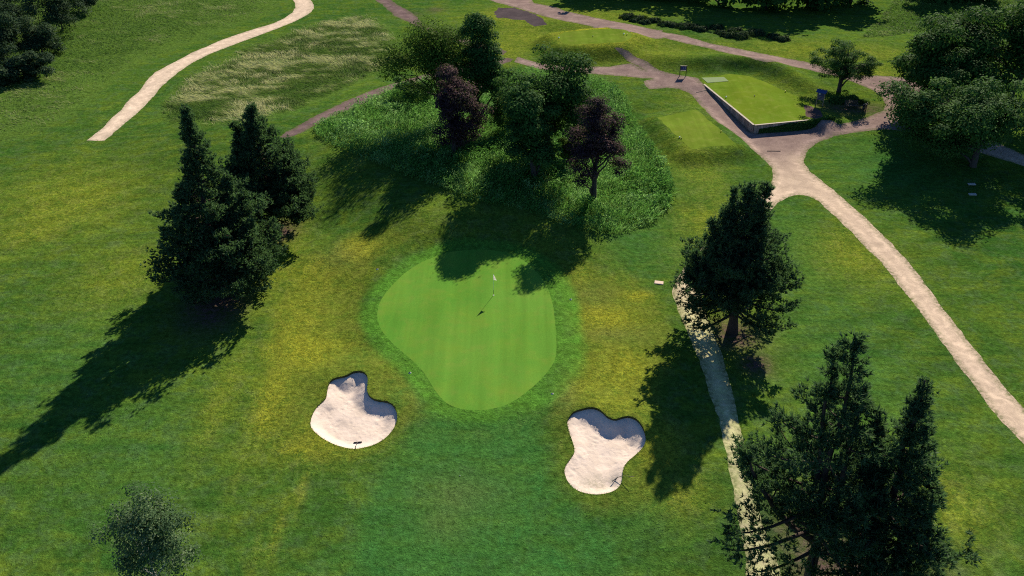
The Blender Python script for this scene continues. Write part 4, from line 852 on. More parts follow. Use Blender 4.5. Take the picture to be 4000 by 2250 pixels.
pine('pine_tree', 'open-crowned tall pine with several stems at the bottom right', **dict(args('pine_d'), xl=-5.7, xr=3.4), seed=12, whorls=20, per=5, dens=0.80, open_=0.42, tuft=0.33, nd=10, nw_=0.12, trunk_r=0.36,
     profile=lambda t: (1 - t) ** 0.70 * (0.58 + 0.55 * np.sin(np.pi * np.clip(t * 1.2 + 0.15, 0, 1))),
     leaders=((0, 0, 1.0), (-0.7, 0.4, 0.93), (0.9, -0.3, 0.86), (-3.8, 0.6, 0.60)))
pine('pine_tree', 'dense dark pine at the lower right edge beside the open-crowned pine', **dict(args('pine_e'), xl=-4.2), seed=17, whorls=28, per=6, dens=0.9, tuft=0.33, nd=10, nw_=0.12, trunk_r=0.40,
     leaders=((0, 0, 1.0), (-1.5, 0.5, 0.86), (2.4, -0.2, 0.62)), open_=0.26)

p = T_('birch')
broadleaf('birch_tree', 'small silvery green birch at the bottom left', 'birch tree', p['loc'], p['H'] + 0.2, 0.4, p['xl'] + 0.2, p['xr'] - 0.1, 9500, 0.10, M['birch'], M['bark_birch'], 21,
          clumps=120, clump_r=0.22, dx=0.8, trunk_r=0.08, limbs=40, shell=0.25, sparse=1.15, lobes=14)
p = T_('loose_tree')
broadleaf('broadleaf_tree', 'loose light green spreading tree at the back left of the copse', 'tree', p['loc'], p['H'] + 0.4, 2.4, p['xl'] - 0.6, p['xr'] + 0.8, 14500, 0.17, M['leaf_lt'], M['bark'], 22,
          clumps=85, clump_r=0.24, limbs=46, shell=0.3, sparse=1.25, ry=4.6, shape='egg', trunk_r=0.22)
p = T_('upright_tree')
broadleaf('broadleaf_tree', 'narrow upright dark green tree at the back of the copse', 'tree', p['loc'], p['H'] + 0.3, 2.6, p['xl'] - 0.9, p['xr'] + 0.7, 17000, 0.17, M['leaf_mid'], M['bark'], 23, clumps=80, clump_r=0.30, shape='cone', ry=3.6)
p = T_('copper_left')
broadleaf('copper_beech', 'narrow purple copper beech left of the round trees in the copse', 'copper beech', p['loc'], p['H'] + 0.2, 0.9, p['xl'] - 0.1, p['xr'] + 0.3, 13000, 0.16, M['copper'], M['bark'], 24, clumps=70, clump_r=0.31, shape='egg')
p = T_('round_back')
broadleaf('broadleaf_tree', 'large round-crowned dark tree at the back right of the copse', 'tree', p['loc'], p['H'] + 0.4, 1.2, p['xl'] - 0.3, p['xr'] + 0.6, 23000, 0.19, M['leaf'], M['bark'], 25, clumps=95, clump_r=0.28)
p = T_('round_front')
broadleaf('broadleaf_tree', 'round dark green tree in front between the two copper beeches', 'tree', p['loc'], p['H'] + 0.3, 0.7, p['xl'] - 0.4, p['xr'] - 0.7, 18000, 0.18, M['leaf_mid'], M['bark'], 26, clumps=85, clump_r=0.28, shape='egg')
p = T_('copper_right')
broadleaf('copper_beech', 'purple copper beech at the front right of the copse', 'copper beech', p['loc'], p['H'] + 0.2, 1.9, p['xl'] + 0.8, p['xr'] + 0.2, 13500, 0.14, M['copper'], M['bark'], 27, clumps=90, clump_r=0.24, shape='egg', sparse=1.1)
p = T_('bench_tree')
broadleaf('broadleaf_tree', 'small domed tree leaning over the bench and notice board', 'tree', p['loc'], p['H'], 1.2, p['xl'] - 0.6, p['xr'] + 0.2, 15000, 0.12, M['leaf_mid'], M['bark'], 28, clumps=110, clump_r=0.24, shape='dome', trunk_r=0.3, limbs=30)
p = T_('oak_back')
broadleaf('oak_tree', 'huge dark oak at the right edge behind the gravel junction', 'oak tree', p['loc'], p['H'] + 0.5, 1.0, -11.5, 12.0, 36000, 0.24, M['leaf'], M['bark'], 29, clumps=130, clump_r=0.27, trunk_r=0.5, ry=8.5, limbs=30)
p = T_('oak_mid')
broadleaf('oak_tree', 'dark oak overhanging the gravel junction, left of the huge oak', 'oak tree', p['loc'], p['H'] + 0.6, 0.8, p['xl'] - 0.6, p['xr'] + 1.0, 27000, 0.23, M['leaf'], M['bark'], 31, clumps=95, clump_r=0.28, trunk_r=0.4, ry=6.5, limbs=24)
p = T_('oak_front')
broadleaf('oak_tree', 'lower oak in front of the huge oak, casting shade on the right fairway', 'oak tree', p['loc'], p['H'] + 1.0, 0.2, p['xl'] + 0.4, 11.0, 31000, 0.21, M['leaf_mid'], M['bark'], 30, clumps=115, clump_r=0.30, trunk_r=0.4, ry=7.0, limbs=26)

for k, lab, n_, mt in (('sapling_a', 'light green young bush between the left copper beech and the round trees', 7000, 'leaf_lt'), ('sapling_b', 'dark low bush under the loose light green tree', 5000, 'leaf_mid'),
                       ('sapling_c', 'leafy young bush right of the round trees, behind the right copper beech', 6000, 'leaf_mid'), ('sapling_d', 'small bright bush between the round front tree and the right copper beech', 4500, 'leaf_lt')):
    p = T_(k); broadleaf('understory_bush', lab, 'bush', p['loc'], p['H'], 0.2, p['xl'], p['xr'], n_, 0.14, M[mt], M['bark'], 200 + n_ // 500, clumps=46, clump_r=0.34, trunk_r=0.07, limbs=10, lobes=8)
thick_lab = ['tall dark thicket tree at the top left corner, right of the rest', 'middle dark thicket tree at the upper left', 'lowest bush at the front of the upper left thicket',
             'dark thicket tree at the left edge of the picture', 'dark thicket tree in the very top left corner', 'small bush at the left edge under the thicket', 'dark bush at the top edge, last of the left thicket']
for i in range(7):
    p = T_('thicket%d' % i); w = (p['xr'] - p['xl']) / 2
    broadleaf('thicket_tree', thick_lab[i], 'bush', p['loc'], p['H'] + 0.4, -0.5, -w * 1.15, w * 1.15, 7000, 0.20, M['shrub'], M['bark'], 40 + i, clumps=40, clump_r=0.36, shape='dome', group='thicket at the upper left', limbs=8, trunk_r=0.14)
far_lab = ['first tree from the left', 'second tree from the left', 'fourth tree from the left', 'middle tree', 'fourth tree from the right', 'third tree from the right', 'second tree from the right', 'last tree on the right', 'third tree from the left, set back']
for i in range(9):
    p = T_('far%d' % i)
    broadleaf('woodland_tree', far_lab[i] + ' of the wood shading the top right edge', 'tree', p['loc'], p['H'], -3.0, -p['W'], p['W'], 2300, 0.75, M['leaf'], M['bark'], 60 + i, clumps=56, clump_r=0.34, group='wood along the top right edge', limbs=10)

# low spreading shrubs between track and wood
shrub_side = lambda i: ('near end of the row, %s along the far track', '')[0]
for i in range(18):
    p = T_('shrub%d' % i); r = np.random.RandomState(80 + i)
    R = p['r'] * 1.15; hh = R * r.uniform(0.42, 0.6)
    n = 1500; d = rand_dir(r, n); d[:, 2] = np.abs(d[:, 2])
    lump = 1 + 0.28 * np.sin(d[:, 0] * 5 + i) * np.cos(d[:, 1] * 4 + i) + 0.1 * r.normal(size=n)
    pos = d * np.array([R, R * 0.8, hh]) * (lump * r.uniform(0.75, 1.0, n))[:, None]
    V_, F_ = leaf_quads(r, pos, unit(d + r.normal(size=(n, 3)) * 0.5), 0.11 * r.uniform(0.6, 1.3, n))
    lab = 'low dark juniper, number %d from the left in the row beside the far track' % (i + 1)
    root = thing('shrub', lab, 'shrub', p['loc'], 0, 'low junipers beside the far track')
    link('crown', mesh_np('crown', V_, F_, M['shrub'], {'tone': ('FACE', np.clip(0.4 + r.normal(size=n) * 0.22, 0, 1))}), root)
    mb = MB()
    for k in range(5):
        a = k * 1.256 + r.rand(); mb.tube([(0, 0, -0.1), (math.cos(a) * R * 0.3, math.sin(a) * R * 0.25, hh * 0.35), (math.cos(a) * R * 0.7, math.sin(a) * R * 0.6, hh * 0.5)], [0.05, 0.035, 0.012], 5)
    mb.build('stem', M['bark'], root)
order_ = sorted([o for o in bpy.data.objects if o.name.split('.')[0] == 'shrub'], key=lambda o: o.location.x)
names = ['first', 'second', 'third', 'fourth', 'fifth', 'sixth', 'seventh', 'eighth', 'ninth']
for k, o in enumerate(order_):
    o['label'] = ('low dark juniper, %s from the left in the row beside the far track' % names[k]) if k < 9 else ('low dark juniper, %s from the right in the row beside the far track' % names[17 - k])

# ---------------------------------------------------------------- tall grass and undergrowth (uncountable)
def scatter(P, n, r, margin=0.0):
    P = np.asarray(P); lo, hi = P.min(0), P.max(0); out = np.zeros((0, 2))
    while len(out) < n:
        q = r.uniform(lo, hi, (n, 2)); q = q[inside(P, q)]; out = np.concatenate([out, q])
    return out[:n]

def ground_cover(name, label, parts, mat):
    V = np.concatenate([p[0] for p in parts]); off = 0; F = []; tn = []
    for v, f, t in parts:
        if f.shape[1] == 4: f = np.concatenate([f[:, [0, 1, 2]], f[:, [0, 2, 3]]], 0); t = np.concatenate([t, t])
        F.append(f + off); tn.append(t); off += len(v)
    o = link(name, mesh_np(name, V, np.concatenate(F), mat, {'tone': ('FACE', np.concatenate(tn))}))
    return tag(o, label, kind='stuff')

def clear_of(P, keys):
    m = np.ones(len(P), bool)
    for k in keys: m &= ~inside(BOUND[k], P)
    return P[m]

r = np.random.RandomState(90)
vis = lambda P: P[(np.abs(P[:, 0]) < 0.66 * P[:, 1] + 4) & (P[:, 1] < 190)]
# copse weeds: leafy stems plus coarse grass
cop = np.array(SITE['copse']); Q = clear_of(scatter(cop, 5200, r), ['chip_path_low', 'upper_track', 'chip_path_far'])
hgt = 1.2 + 1.35 * fbm(Q[:, 0] / 3.4, Q[:, 1] / 3.4, 3) + 0.3 * fbm(Q[:, 0] / 1.1, Q[:, 1] / 1.1, 2); hgt = np.clip(hgt, 0.35, 2.3)
edge = np.clip(-poly_sd(cop, Q[:, 0], Q[:, 1]) / 1.0, 0.0, 1); hgt *= 0.85 + 0.15 * edge
kk = 17; ids = np.repeat(np.arange(len(Q)), kk); n = len(ids)
t = r.rand(n) ** 0.6; pos = np.column_stack([Q[ids] + r.normal(size=(n, 2)) * (0.13 + 0.16 * (1 - t))[:, None], np.zeros(n)])
pos[:, 2] = zground(Q[:, 0], Q[:, 1])[ids] + t * hgt[ids]
nr = unit(np.column_stack([r.normal(size=(n, 2)) * 0.7, np.full(n, 0.8)]))
V1, F1 = leaf_quads(r, pos, nr, 0.115 * r.uniform(0.4, 1.3, n) * (1 + 0.6 * fbm(Q[:, 0] / 4 + 30, Q[:, 1] / 4, 2))[ids], 0.5)
patch = fbm(Q[:, 0] / 2.2 + 9, Q[:, 1] / 2.2, 3)
t1 = np.clip(0.46 + 0.95 * patch[ids] + 0.30 * (t - 0.6) + r.normal(size=n) * 0.15, 0, 1)
Qg = clear_of(scatter(cop, 52000, r), ['chip_path_low', 'upper_track', 'chip_path_far']); n2 = len(Qg)
b2 = np.column_stack([Qg, zground(Qg[:, 0], Qg[:, 1])]); fa = fbm(Qg[:, 0] / 5, Qg[:, 1] / 5, 2) * 3.5
d2 = unit(np.column_stack([np.cos(fa) * 0.45, np.sin(fa) * 0.45, np.full(n2, 1.0)]) + r.normal(size=(n2, 3)) * 0.22)
V2b, F2b, id2 = blades(r, b2, d2, r.uniform(0.6, 1.2, n2) * np.clip(1 + 0.9 * fbm(Qg[:, 0] / 3.4, Qg[:, 1] / 3.4, 3), 0.35, 1.8), r.uniform(0.02, 0.045, n2), 0.8)
t2 = np.clip(0.60 + 0.5 * fbm(Qg[:, 0] / 2, Qg[:, 1] / 2, 2) + r.normal(size=n2) * 0.15, 0, 1)[id2]
ground_cover('undergrowth', 'tall lush green weeds and grass under the copse trees', [(V1, F1, t1), (V2b, F2b, t2)], M['weed'])

def meadow(name, label, key, n, mat, lmin, lmax, wmin, wmax, seed, blond, lay=1.3, fade=0.0, tone0=0.42):
    r = np.random.RandomState(seed); P = np.array(SITE[key]); Q = scatter(P, n, r)
    if fade:
        d = -poly_sd(P, Q[:, 0], Q[:, 1]); Q = Q[r.rand(len(Q)) < np.clip(d / fade + 0.35 * vnoise(Q[:, 0] / 2, Q[:, 1] / 2), 0.05, 1)]
    Q = vis(Q); Q = clear_of(Q, ['pale_path', 'chip_path_low', 'upper_track', 'chip_path_far']); n = len(Q)
    fa = 2.7 + 1.9 * fbm(Q[:, 0] / 5.0, Q[:, 1] / 5.0, 3)
    wx = Q[:, 0] + 1.5 * fbm(Q[:, 0] / 4, Q[:, 1] / 4 + 8, 2); wy = Q[:, 1] + 1.5 * fbm(Q[:, 0] / 4 + 20, Q[:, 1] / 4, 2)
    pt_ = fbm(wx / 3.0 + 5, wy / 1.5, 3); pb = fbm(Q[:, 0] / 11 + 3, Q[:, 1] / 9, 2)
    d = unit(np.column_stack([np.cos(fa) * lay, np.sin(fa) * lay, np.full(n, 0.75)]) + r.normal(size=(n, 3)) * 0.3)
    base = np.column_stack([Q, zground(Q[:, 0], Q[:, 1]) - 0.02])
    ln = r.uniform(lmin, lmax, n) * (1 + 0.35 * pt_)
    Vm, Fm, im = blades(r, base, d, ln, r.uniform(wmin, wmax, n), 0.5)
    tn = np.clip(tone0 + blond * (0.9 * pt_ + 0.6 * pb) + r.normal(size=n) * 0.09, 0, 1)[im]
    return ground_cover(name, label, [(Vm, Fm, tn)], mat)
meadow('meadow_grass', 'wind-flattened blond long grass between the pale path and the chip path', 'blond_meadow', 66000, M['straw'], 0.7, 1.3, 0.014, 0.034, 91, 1.15, 2.0, 3.0, 0.57)
meadow('meadow_grass', 'uneven rough green grass left of the pale path below the thicket', 'left_meadow', 66000, M['tall'], 0.3, 0.75, 0.018, 0.04, 92, 0.95, 1.3, 9.0, 0.48)
meadow('meadow_grass', 'patch of long pale grass in front of the top right wood', 'far_meadow', 14000, M['tall'], 0.5, 0.9, 0.03, 0.06, 93, 0.6)

# coarse turf tufts over the semi-rough, so that the lawn is not a bare sheet
r = np.random.RandomState(95)
Q = np.column_stack([r.uniform(-75, 75, 95000), 28 + 130 * r.rand(95000) ** 1.25]); Q = vis(Q)
Q = Q[r.rand(len(Q)) < np.clip(0.55 + 0.9 * fbm(Q[:, 0] / 7, Q[:, 1] / 7, 3), 0.1, 1)]
Q = clear_of(Q, ORDER); n = len(Q)
gdist = np.full(n, 99.0); nm = (np.abs(Q[:, 0]) < 30) & (Q[:, 1] > 40) & (Q[:, 1] < 85); gdist[nm] = poly_sd(TERR['green'], Q[nm, 0], Q[nm, 1])
Q = Q[gdist > 2.0]; n = len(Q)
base = np.column_stack([Q, zground(Q[:, 0], Q[:, 1]) - 0.01])
d = unit(np.column_stack([r.normal(size=(n, 2)) * 0.7, np.full(n, 0.6)]))
Vt, Ft, it = blades(r, base, d, r.uniform(0.05, 0.13, n), r.uniform(0.012, 0.03, n), 0.5)
dz = zone_val('dry', Q[:, 0], Q[:, 1])
ground_cover('turf_tufts', 'short coarse grass tufts in the semi-rough', [(Vt, Ft, np.clip(0.30 + 0.5 * dz + r.normal(size=n) * 0.15, 0, 1)[it])], M['tall'])

# longer grass hanging over path and bunker edges
r = np.random.RandomState(97); E_ = []
for k, per in (('bunker_one', 22), ('bunker_two', 22), ('pale_path', 9), ('upper_track', 9), ('chip_path_low', 12), ('tee_a', 3)):
    P = BOUND[k]; a = P; b_ = np.roll(P, -1, axis=0); ln = np.hypot(*(b_ - a).T)
    cnt = np.maximum((ln * per).astype(int), 1); i_ = np.repeat(np.arange(len(P)), cnt); t = r.rand(len(i_))[:, None]
    q = a[i_] * (1 - t) + b_[i_] * t; tng = (b_ - a)[i_] / np.maximum(ln[i_], 1e-6)[:, None]; nn_ = np.column_stack([tng[:, 1], -tng[:, 0]])
    sgn = np.where(inside(P, q + nn_ * 0.05), 1.0, -1.0)[:, None]      # inward
    keep = fbm(q[:, 0] * 0.8, q[:, 1] * 0.8, 3) > (-0.6 if 'bunker' in k else -0.05)
    q = q - nn_ * sgn * r.uniform(-0.03, 0.10, (len(q), 1)); E_.append(np.column_stack([q, (nn_ * sgn)])[keep])
E_ = np.concatenate(E_); Q = E_[:, :2]; m_ = (np.abs(Q[:, 0]) < 0.66 * Q[:, 1] + 4) & (Q[:, 1] > 24); E_ = E_[m_]; Q = Q[m_]; n = len(Q)
base = np.column_stack([Q, zground(Q[:, 0], Q[:, 1]) - 0.015])
d = unit(np.column_stack([E_[:, 2:] * r.uniform(-0.3, 0.5, (n, 1)), np.full(n, 0.75)]) + r.normal(size=(n, 3)) * 0.3)
Ve, Fe, ie = blades(r, base, d, r.uniform(0.05, 0.13, n), r.uniform(0.012, 0.028, n), 0.4)
ground_cover('edge_grass', 'longer grass hanging over the path and bunker edges', [(Ve, Fe, np.clip(0.38 + 0.25 * fbm(Q[:, 0], Q[:, 1], 2) + r.normal(size=n) * 0.15, 0, 1)[ie])], M['tall'])
# ---------------------------------------------------------------- retaining wall of the tee
(wa, wb, wc) = [np.array(p) for p in TERR['wall']]
wall = thing('retaining_wall', 'low retaining wall of grey vertical panels along the raised tee', 'wall', (wb[0], wb[1], 0))
unit_box = MB().box(-0.5, 0.5, -0.5, 0.5, 0, 1, 0.03).mesh('panel', M['wall'])
rr = random.Random(4)
def wall_run(p, q):
    L = np.hypot(*(q - p)); n = max(1, round(L / 0.42)); d = (q - p) / L; nrm = np.array([d[1], -d[0]]); ang = math.atan2(d[1], d[0])
    for i in range(n):
        c = p + d * L * (i + 0.5) / n + nrm * (0.07 + rr.uniform(-0.012, 0.012))
        z0 = min(gz(*(c + nrm * 0.1)), gz(*(c + nrm * 0.3))) - 0.15; top = ZA - 0.02 + rr.uniform(-0.006, 0.006)
        if top - z0 < 0.22: continue
        o = link('panel', unit_box, wall); o.location = (c[0] - wb[0], c[1] - wb[1], z0)
        o.scale = (L / n - 0.035, 0.12 + rr.uniform(-0.02, 0.02), top - z0); o.rotation_euler = (0, 0, ang)
    m = p + (q - p) / 2 + nrm * 0.05
    for k in range(max(1, round(L / 3.0))):
        nb = max(1, round(L / 3.0)); c = p + d * L * (k + 0.5) / nb + nrm * 0.05
        mb = MB().box(-L / nb / 2 + 0.006, L / nb / 2 - 0.006, -0.15, 0.15, 0, 0.05, 0.012)
        o = mb.build('coping_board', M['coping'], wall); o.location = (c[0] - wb[0], c[1] - wb[1], ZA - 0.012); o.rotation_euler = (0, 0, ang)
wall_run(wa, wb - (wb - wa) / np.hypot(*(wb - wa)) * 0.0); wall_run(wb, wc)

# creeper hanging over the right leg of the wall
r = np.random.RandomState(33); d = (wc - wb); Lw = np.hypot(*d); d = d / Lw; nrm = np.array([d[1], -d[0]])
ivy = thing('climbing_shrub', 'dark creeper growing against the right leg of the retaining wall', 'creeper', (wb[0], wb[1], gz(wb[0] + 0.5, wb[1] - 0.5)))
n = 9000; s = r.uniform(0.08, 1.28, n); t = r.rand(n)
hmax = np.clip(0.35 + 1.0 * s + 0.18 * fbm(s * 9, s * 0 + 2, 3), 0.2, 1.35)
depth = 0.15 + (0.55 * np.clip(s * 1.4, 0.3, 1)) * r.rand(n) * (1.1 - t * 0.6)
pos = np.column_stack([d[0] * Lw * s + nrm[0] * depth, d[1] * Lw * s + nrm[1] * depth, t * hmax])
V_, F_ = leaf_quads(r, pos, unit(np.array([nrm[0], nrm[1], 0.7]) + r.normal(size=(n, 3)) * 0.5), 0.09 * r.uniform(0.6, 1.3, n))
link('crown', mesh_np('crown', V_, F_, M['leaf'], {'tone': ('FACE', np.clip(0.4 + r.normal(size=n) * 0.2, 0, 1))}), ivy)
for k in range(9):
    mb = MB(); s0 = (0.12 + 0.115 * k) * Lw; b = d * s0 + nrm * 0.25
    mb.tube([(b[0], b[1], -0.1), (b[0] + d[0] * 0.2, b[1] + d[1] * 0.2, 0.4), (b[0] + d[0] * 0.5 - nrm[0] * 0.08, b[1] + d[1] * 0.5 - nrm[1] * 0.08, 0.8)], [0.03, 0.02, 0.01], 5)
    mb.build('stem', M['bark'], ivy)
# hedge behind the bench
bx, by = PLACE['bench_l'][0] + 1.0, PLACE['bench_l'][1] + 1.6
hedge = thing('hedge_bush', 'low dark bush behind the bench under the domed tree', 'bush', (bx, by, gz(bx, by)))
n = 5200; dd = rand_dir(r, n); dd[:, 2] = np.abs(dd[:, 2])
pos = dd * np.array([2.7, 0.75, 0.95]) * (r.uniform(0.7, 1.05, n) * (1 + 0.2 * np.sin(dd[:, 0] * 7)))[:, None]
V_, F_ = leaf_quads(r, pos, unit(dd + r.normal(size=(n, 3)) * 0.5), 0.10 * r.uniform(0.6, 1.3, n))
link('crown', mesh_np('crown', V_, F_, M['leaf_mid'], {'tone': ('FACE', np.clip(0.42 + r.normal(size=n) * 0.2, 0, 1))}), hedge)
for k in range(6): MB().tube([(-2 + 0.8 * k, 0, -0.1), (-2 + 0.8 * k + 0.1, 0.05, 0.4), (-2 + 0.8 * k + 0.25, 0, 0.7)], [0.04, 0.03, 0.01], 5).build('stem', M['bark'], hedge)

# synthetic tee mat
P = TERR['tee_mat']; cx, cy = np.mean(P, axis=0)
mb = MB(); v = [(px - cx, py - cy, z) for z in (0.0, 0.035) for px, py in P]
mb.add(v, [(4, 5, 6, 7), (0, 1, 5, 4), (1, 2, 6, 5), (2, 3, 7, 6), (3, 0, 4, 7)])
tag(mb.build('tee_mat', M['mat'], None, False, (cx, cy, ZA + 0.005)), 'pale green synthetic tee mat at the far end of the walled tee', 'mat')

# ---------------------------------------------------------------- flagstick
fx, fy, fz = PLACE['flag']
fl = thing('flagstick', 'white-topped flagstick with triangular flag standing in the hole', 'flagstick', (fx, fy, fz))
MB().lathe([(0.017, -0.1), (0.017, 0.55)], 10).build('lower_pole', M['black'], fl, True)
MB().lathe([(0.014, 0.55), (0.012, 2.28), (0.004, 2.30)], 10).build('upper_pole', M['white'], fl, True)
MB().lathe([(0.054, -0.1), (0.062, -0.1), (0.062, 0.012), (0.054, 0.012)], 18).build('hole_cup', M['white'], fl)
def cloth(nu, nv):
    V = []; Fq = []
    for i in range(nu + 1):
        u = i / nu
        for j in range(nv + 1):
            v_ = j / nv; zp = 2.29 - 0.60 * v_
            x = 0.014 * (1 - u) + 0.31 * u; z_ = zp * (1 - u) + 1.70 * u
            y = 0.05 * math.sin(u * 5 + v_ * 2) * u - 0.10 * u
            V.append((x, y, z_))
    for i in range(nu):
        for j in range(nv):
            a = i * (nv + 1) + j; Fq.append((a, a + 1, a + nv + 2, a + nv + 1))
    return V, Fq
V, Fq = cloth(10, 6)
fo = MB().add(V, Fq).build('flag', M['cloth'], fl, True)
so = fo.modifiers.new('thickness', 'SOLIDIFY'); so.thickness = 0.006
for (cx_, cz_, w_, h_) in ((0.07, 2.02, 0.05, 0.09), (0.06, 1.86, 0.045, 0.10), (0.15, 1.86, 0.05, 0.05), (0.155, 1.78, 0.04, 0.04)):
    pts_ = []
    for k in range(10):
        a = 6.283 * k / 10; xx = cx_ + w_ * 0.5 * math.cos(a); pts_.append((xx, 0.05 * math.sin(xx / 0.31 * 5 + 1.2) * xx / 0.31 - 0.10 * xx / 0.31 - 0.014, cz_ + h_ * 0.5 * math.sin(a)))
    MB().add(pts_, [tuple(range(10))]).build('flag_mark', M['black'], fo)

# ---------------------------------------------------------------- rakes
def rake(label, hx, hy, hz, ang_head, tail, side_len, zoff=0.05):
    t = thing('bunker_rake', label, 'rake', (hx, hy, hz))
    ca, sa = math.cos(ang_head), math.sin(ang_head); w = side_len / 2
    hd = MB().box(-w, w, -0.035, 0.035, 0.03, 0.10, 0.012); hd.xform(Matrix.Rotation(ang_head, 4, 'Z')); h = hd.build('rake_head', M['black'], t)
    for k in range(9):
        x_ = -w + 0.04 + (2 * w - 0.08) * k / 8
        MB().tube([(ca * x_, sa * x_, 0.05), (ca * x_ - sa * 0.0, sa * x_, -0.03)], [0.008, 0.004], 5).build('tine', M['black'], h)
    tx, ty, tz = tail
    P = [(0, 0, 0.08), ((tx - hx) * 0.35, (ty - hy) * 0.35, 0.08 + (tz - hz) * 0.35 + zoff), (tx - hx, ty - hy, tz - hz)]
    MB().tube(P, [0.02, 0.02, 0.02], 8).build('handle', M['darkwood'], t, True)
    return t
h, tl = PLACE['rake_one_head'], PLACE['rake_one_tail']
def sandz(k, x, y): return float(zbunker(k, np.array([x]), np.array([y]))[0])
z = sandz('bunker_one', h[0], h[1])
rake('black-headed rake lying in the left bunker with its handle on the near edge', h[0], h[1], z, 0.12, (tl[0] - 0.05, tl[1] - 0.15, gz(tl[0], tl[1] - 0.2) + 0.05), 0.62, 0.12)
h, tl = PLACE['rake_two_head'], PLACE['rake_two_tail']; a, b = PLACE['rake_two_l'], PLACE['rake_two_r']
z = sandz('bunker_two', h[0], h[1])
rake('black rake propped across the right edge of the right bunker', h[0], h[1], z, math.atan2(b[1] - a[1], b[0] - a[0]), (tl[0] + 0.75, tl[1] - 0.15, gz(tl[0] + 0.75, tl[1] - 0.15) + 0.55), 0.72, 0.16)

# ---------------------------------------------------------------- tee sign
sl, sr = PLACE['sign_l'], PLACE['sign_r']; mx, my = (sl[0] + sr[0]) / 2, (sl[1] + sr[1]) / 2; mz = gz(mx, my)
st = thing('tee_sign', 'black-framed sign with dark blue board beside the gravel junction', 'sign', (mx, my, mz), math.atan2(sr[1] - sl[1], sr[0] - sl[0]))
for s_ in (-0.46, 0.46): MB().box(s_ - 0.045, s_ + 0.045, -0.045, 0.045, -0.3, 1.62, 0.012).build('post', M['black'], st)
bd = MB().box(-0.40, 0.40, -0.03, 0.02, 0.98, 1.52, 0.008).build('board', M['blue'], st)
MB().box(0.22, 0.27, -0.034, -0.0305, 1.05, 1.46).build('print', M['blue_pale'], bd)
MB().lathe([(0.06, 0), (0.06, 0.003)], 16).xform(Matrix.Translation((-0.02, -0.0305, 1.25)) @ Matrix.Rotation(math.radians(90), 4, 'X')).build('print', M['blue_pale'], bd)
MB().box(-0.40, 0.40, -0.05, 0.03, 1.525, 1.58, 0.008).build('top_rail', M['lightwood'], st)
MB().box(-0.412, 0.412, -0.06, 0.04, 0.91, 0.975, 0.008).build('ledge', M['lightwood'], st)
MB().box(-0.412, 0.412, -0.03, 0.03, 0.78, 0.87, 0.008).build('lower_rail', M['black'], st)

# ---------------------------------------------------------------- notice board with gabled roof
bl, br_ = PLACE['board_l'], PLACE['board_r']; mx, my = (bl[0] + br_[0]) / 2, (bl[1] + br_[1]) / 2
nb = thing('notice_board', 'notice board with roof and panel coloured blue for shade, on two timber posts at the end of the tee', 'notice board', (mx, my, ZA), math.atan2(br_[1] - bl[1], br_[0] - bl[0]))
for s_ in (-0.46, 0.46): MB().box(s_ - 0.055, s_ + 0.055, -0.055, 0.055, -0.3, 1.95, 0.014).build('post', M['timber'], nb)
pnl = MB().box(-0.40, 0.40, -0.03, 0.03, 0.72, 1.78, 0.01).build('panel', M['blue'], nb)  # blue here carries the shadow's tint in the panel colour
MB().box(-0.33, -0.12, -0.036, -0.0305, 1.45, 1.70).build('notice', M['paper'], pnl)
for k in range(3): MB().box(-0.40, 0.40, -0.05, 0.05, 0.80 + 0.2 * k, 0.86 + 0.2 * k, 0.008).build('slat', M['timber'], nb)
rf = MB().add([(-0.68, -0.40, 1.86), (0.68, -0.40, 1.86), (0.68, 0, 2.20), (-0.68, 0, 2.20), (-0.68, 0.40, 1.86), (0.68, 0.40, 1.86),
               (-0.68, -0.40, 1.82), (0.68, -0.40, 1.82), (0.68, 0, 2.15), (-0.68, 0, 2.15), (-0.68, 0.40, 1.82), (0.68, 0.40, 1.82)],
              [(0, 1, 2, 3), (3, 2, 5, 4), (7, 6, 9, 8), (8, 9, 10, 11), (0, 6, 7, 1), (4, 5, 11, 10), (0, 3, 9, 6), (3, 4, 10, 9), (1, 7, 8, 2), (2, 8, 11, 5)])
ro = rf.build('roof', M['roof_shade_blue'], nb)
MB().box(-0.70, 0.70, -0.03, 0.03, 2.19, 2.215).build('ridge', M['roof_shade_blue'], ro)

# ---------------------------------------------------------------- bench and bin
b0, b1 = PLACE['bench_l'], PLACE['bench_r']; mx, my = (b0[0] + b1[0]) / 2, (b0[1] + b1[1]) / 2; mz = gz(mx, my)
be = thing('bench', 'dark timber slatted bench in the shade of the domed tree', 'bench', (mx, my, mz), math.atan2(b1[1] - b0[1], b1[0] - b0[0]))
for s_ in (-0.82, 0.82):
    MB().box(s_ - 0.04, s_ + 0.04, -0.30, -0.22, -0.1, 0.64, 0.01).build('leg', M['darkwood'], be)
    MB().box(s_ - 0.04, s_ + 0.04, 0.22, 0.30, -0.1, 0.98, 0.01).build('leg', M['darkwood'], be)
    MB().box(s_ - 0.045, s_ + 0.045, -0.34, 0.215, 0.645, 0.69, 0.01).build('armrest', M['darkwood'], be)
for k in range(5): MB().box(-0.775, 0.775, -0.29 + 0.105 * k, -0.21 + 0.105 * k, 0.43, 0.46, 0.008).build('seat_slat', M['darkwood'], be)
for k in range(4): MB().box(-0.775, 0.775, 0.235, 0.275, 0.53 + 0.105 * k, 0.605 + 0.105 * k, 0.008).build('back_slat', M['darkwood'], be)
MB().box(-0.86, 0.86, 0.225, 0.295, 0.985, 1.04, 0.012).build('top_rail', M['darkwood'], be)
MB().box(-0.775, 0.775, -0.26, -0.225, 0.34, 0.425, 0.008).build('apron', M['darkwood'], be)
px_, py_ = PLACE['bin'][:2]; bi = thing('litter_bin', 'black tapered litter bin on a post to the right of the bench', 'bin', (px_, py_, gz(px_, py_)))
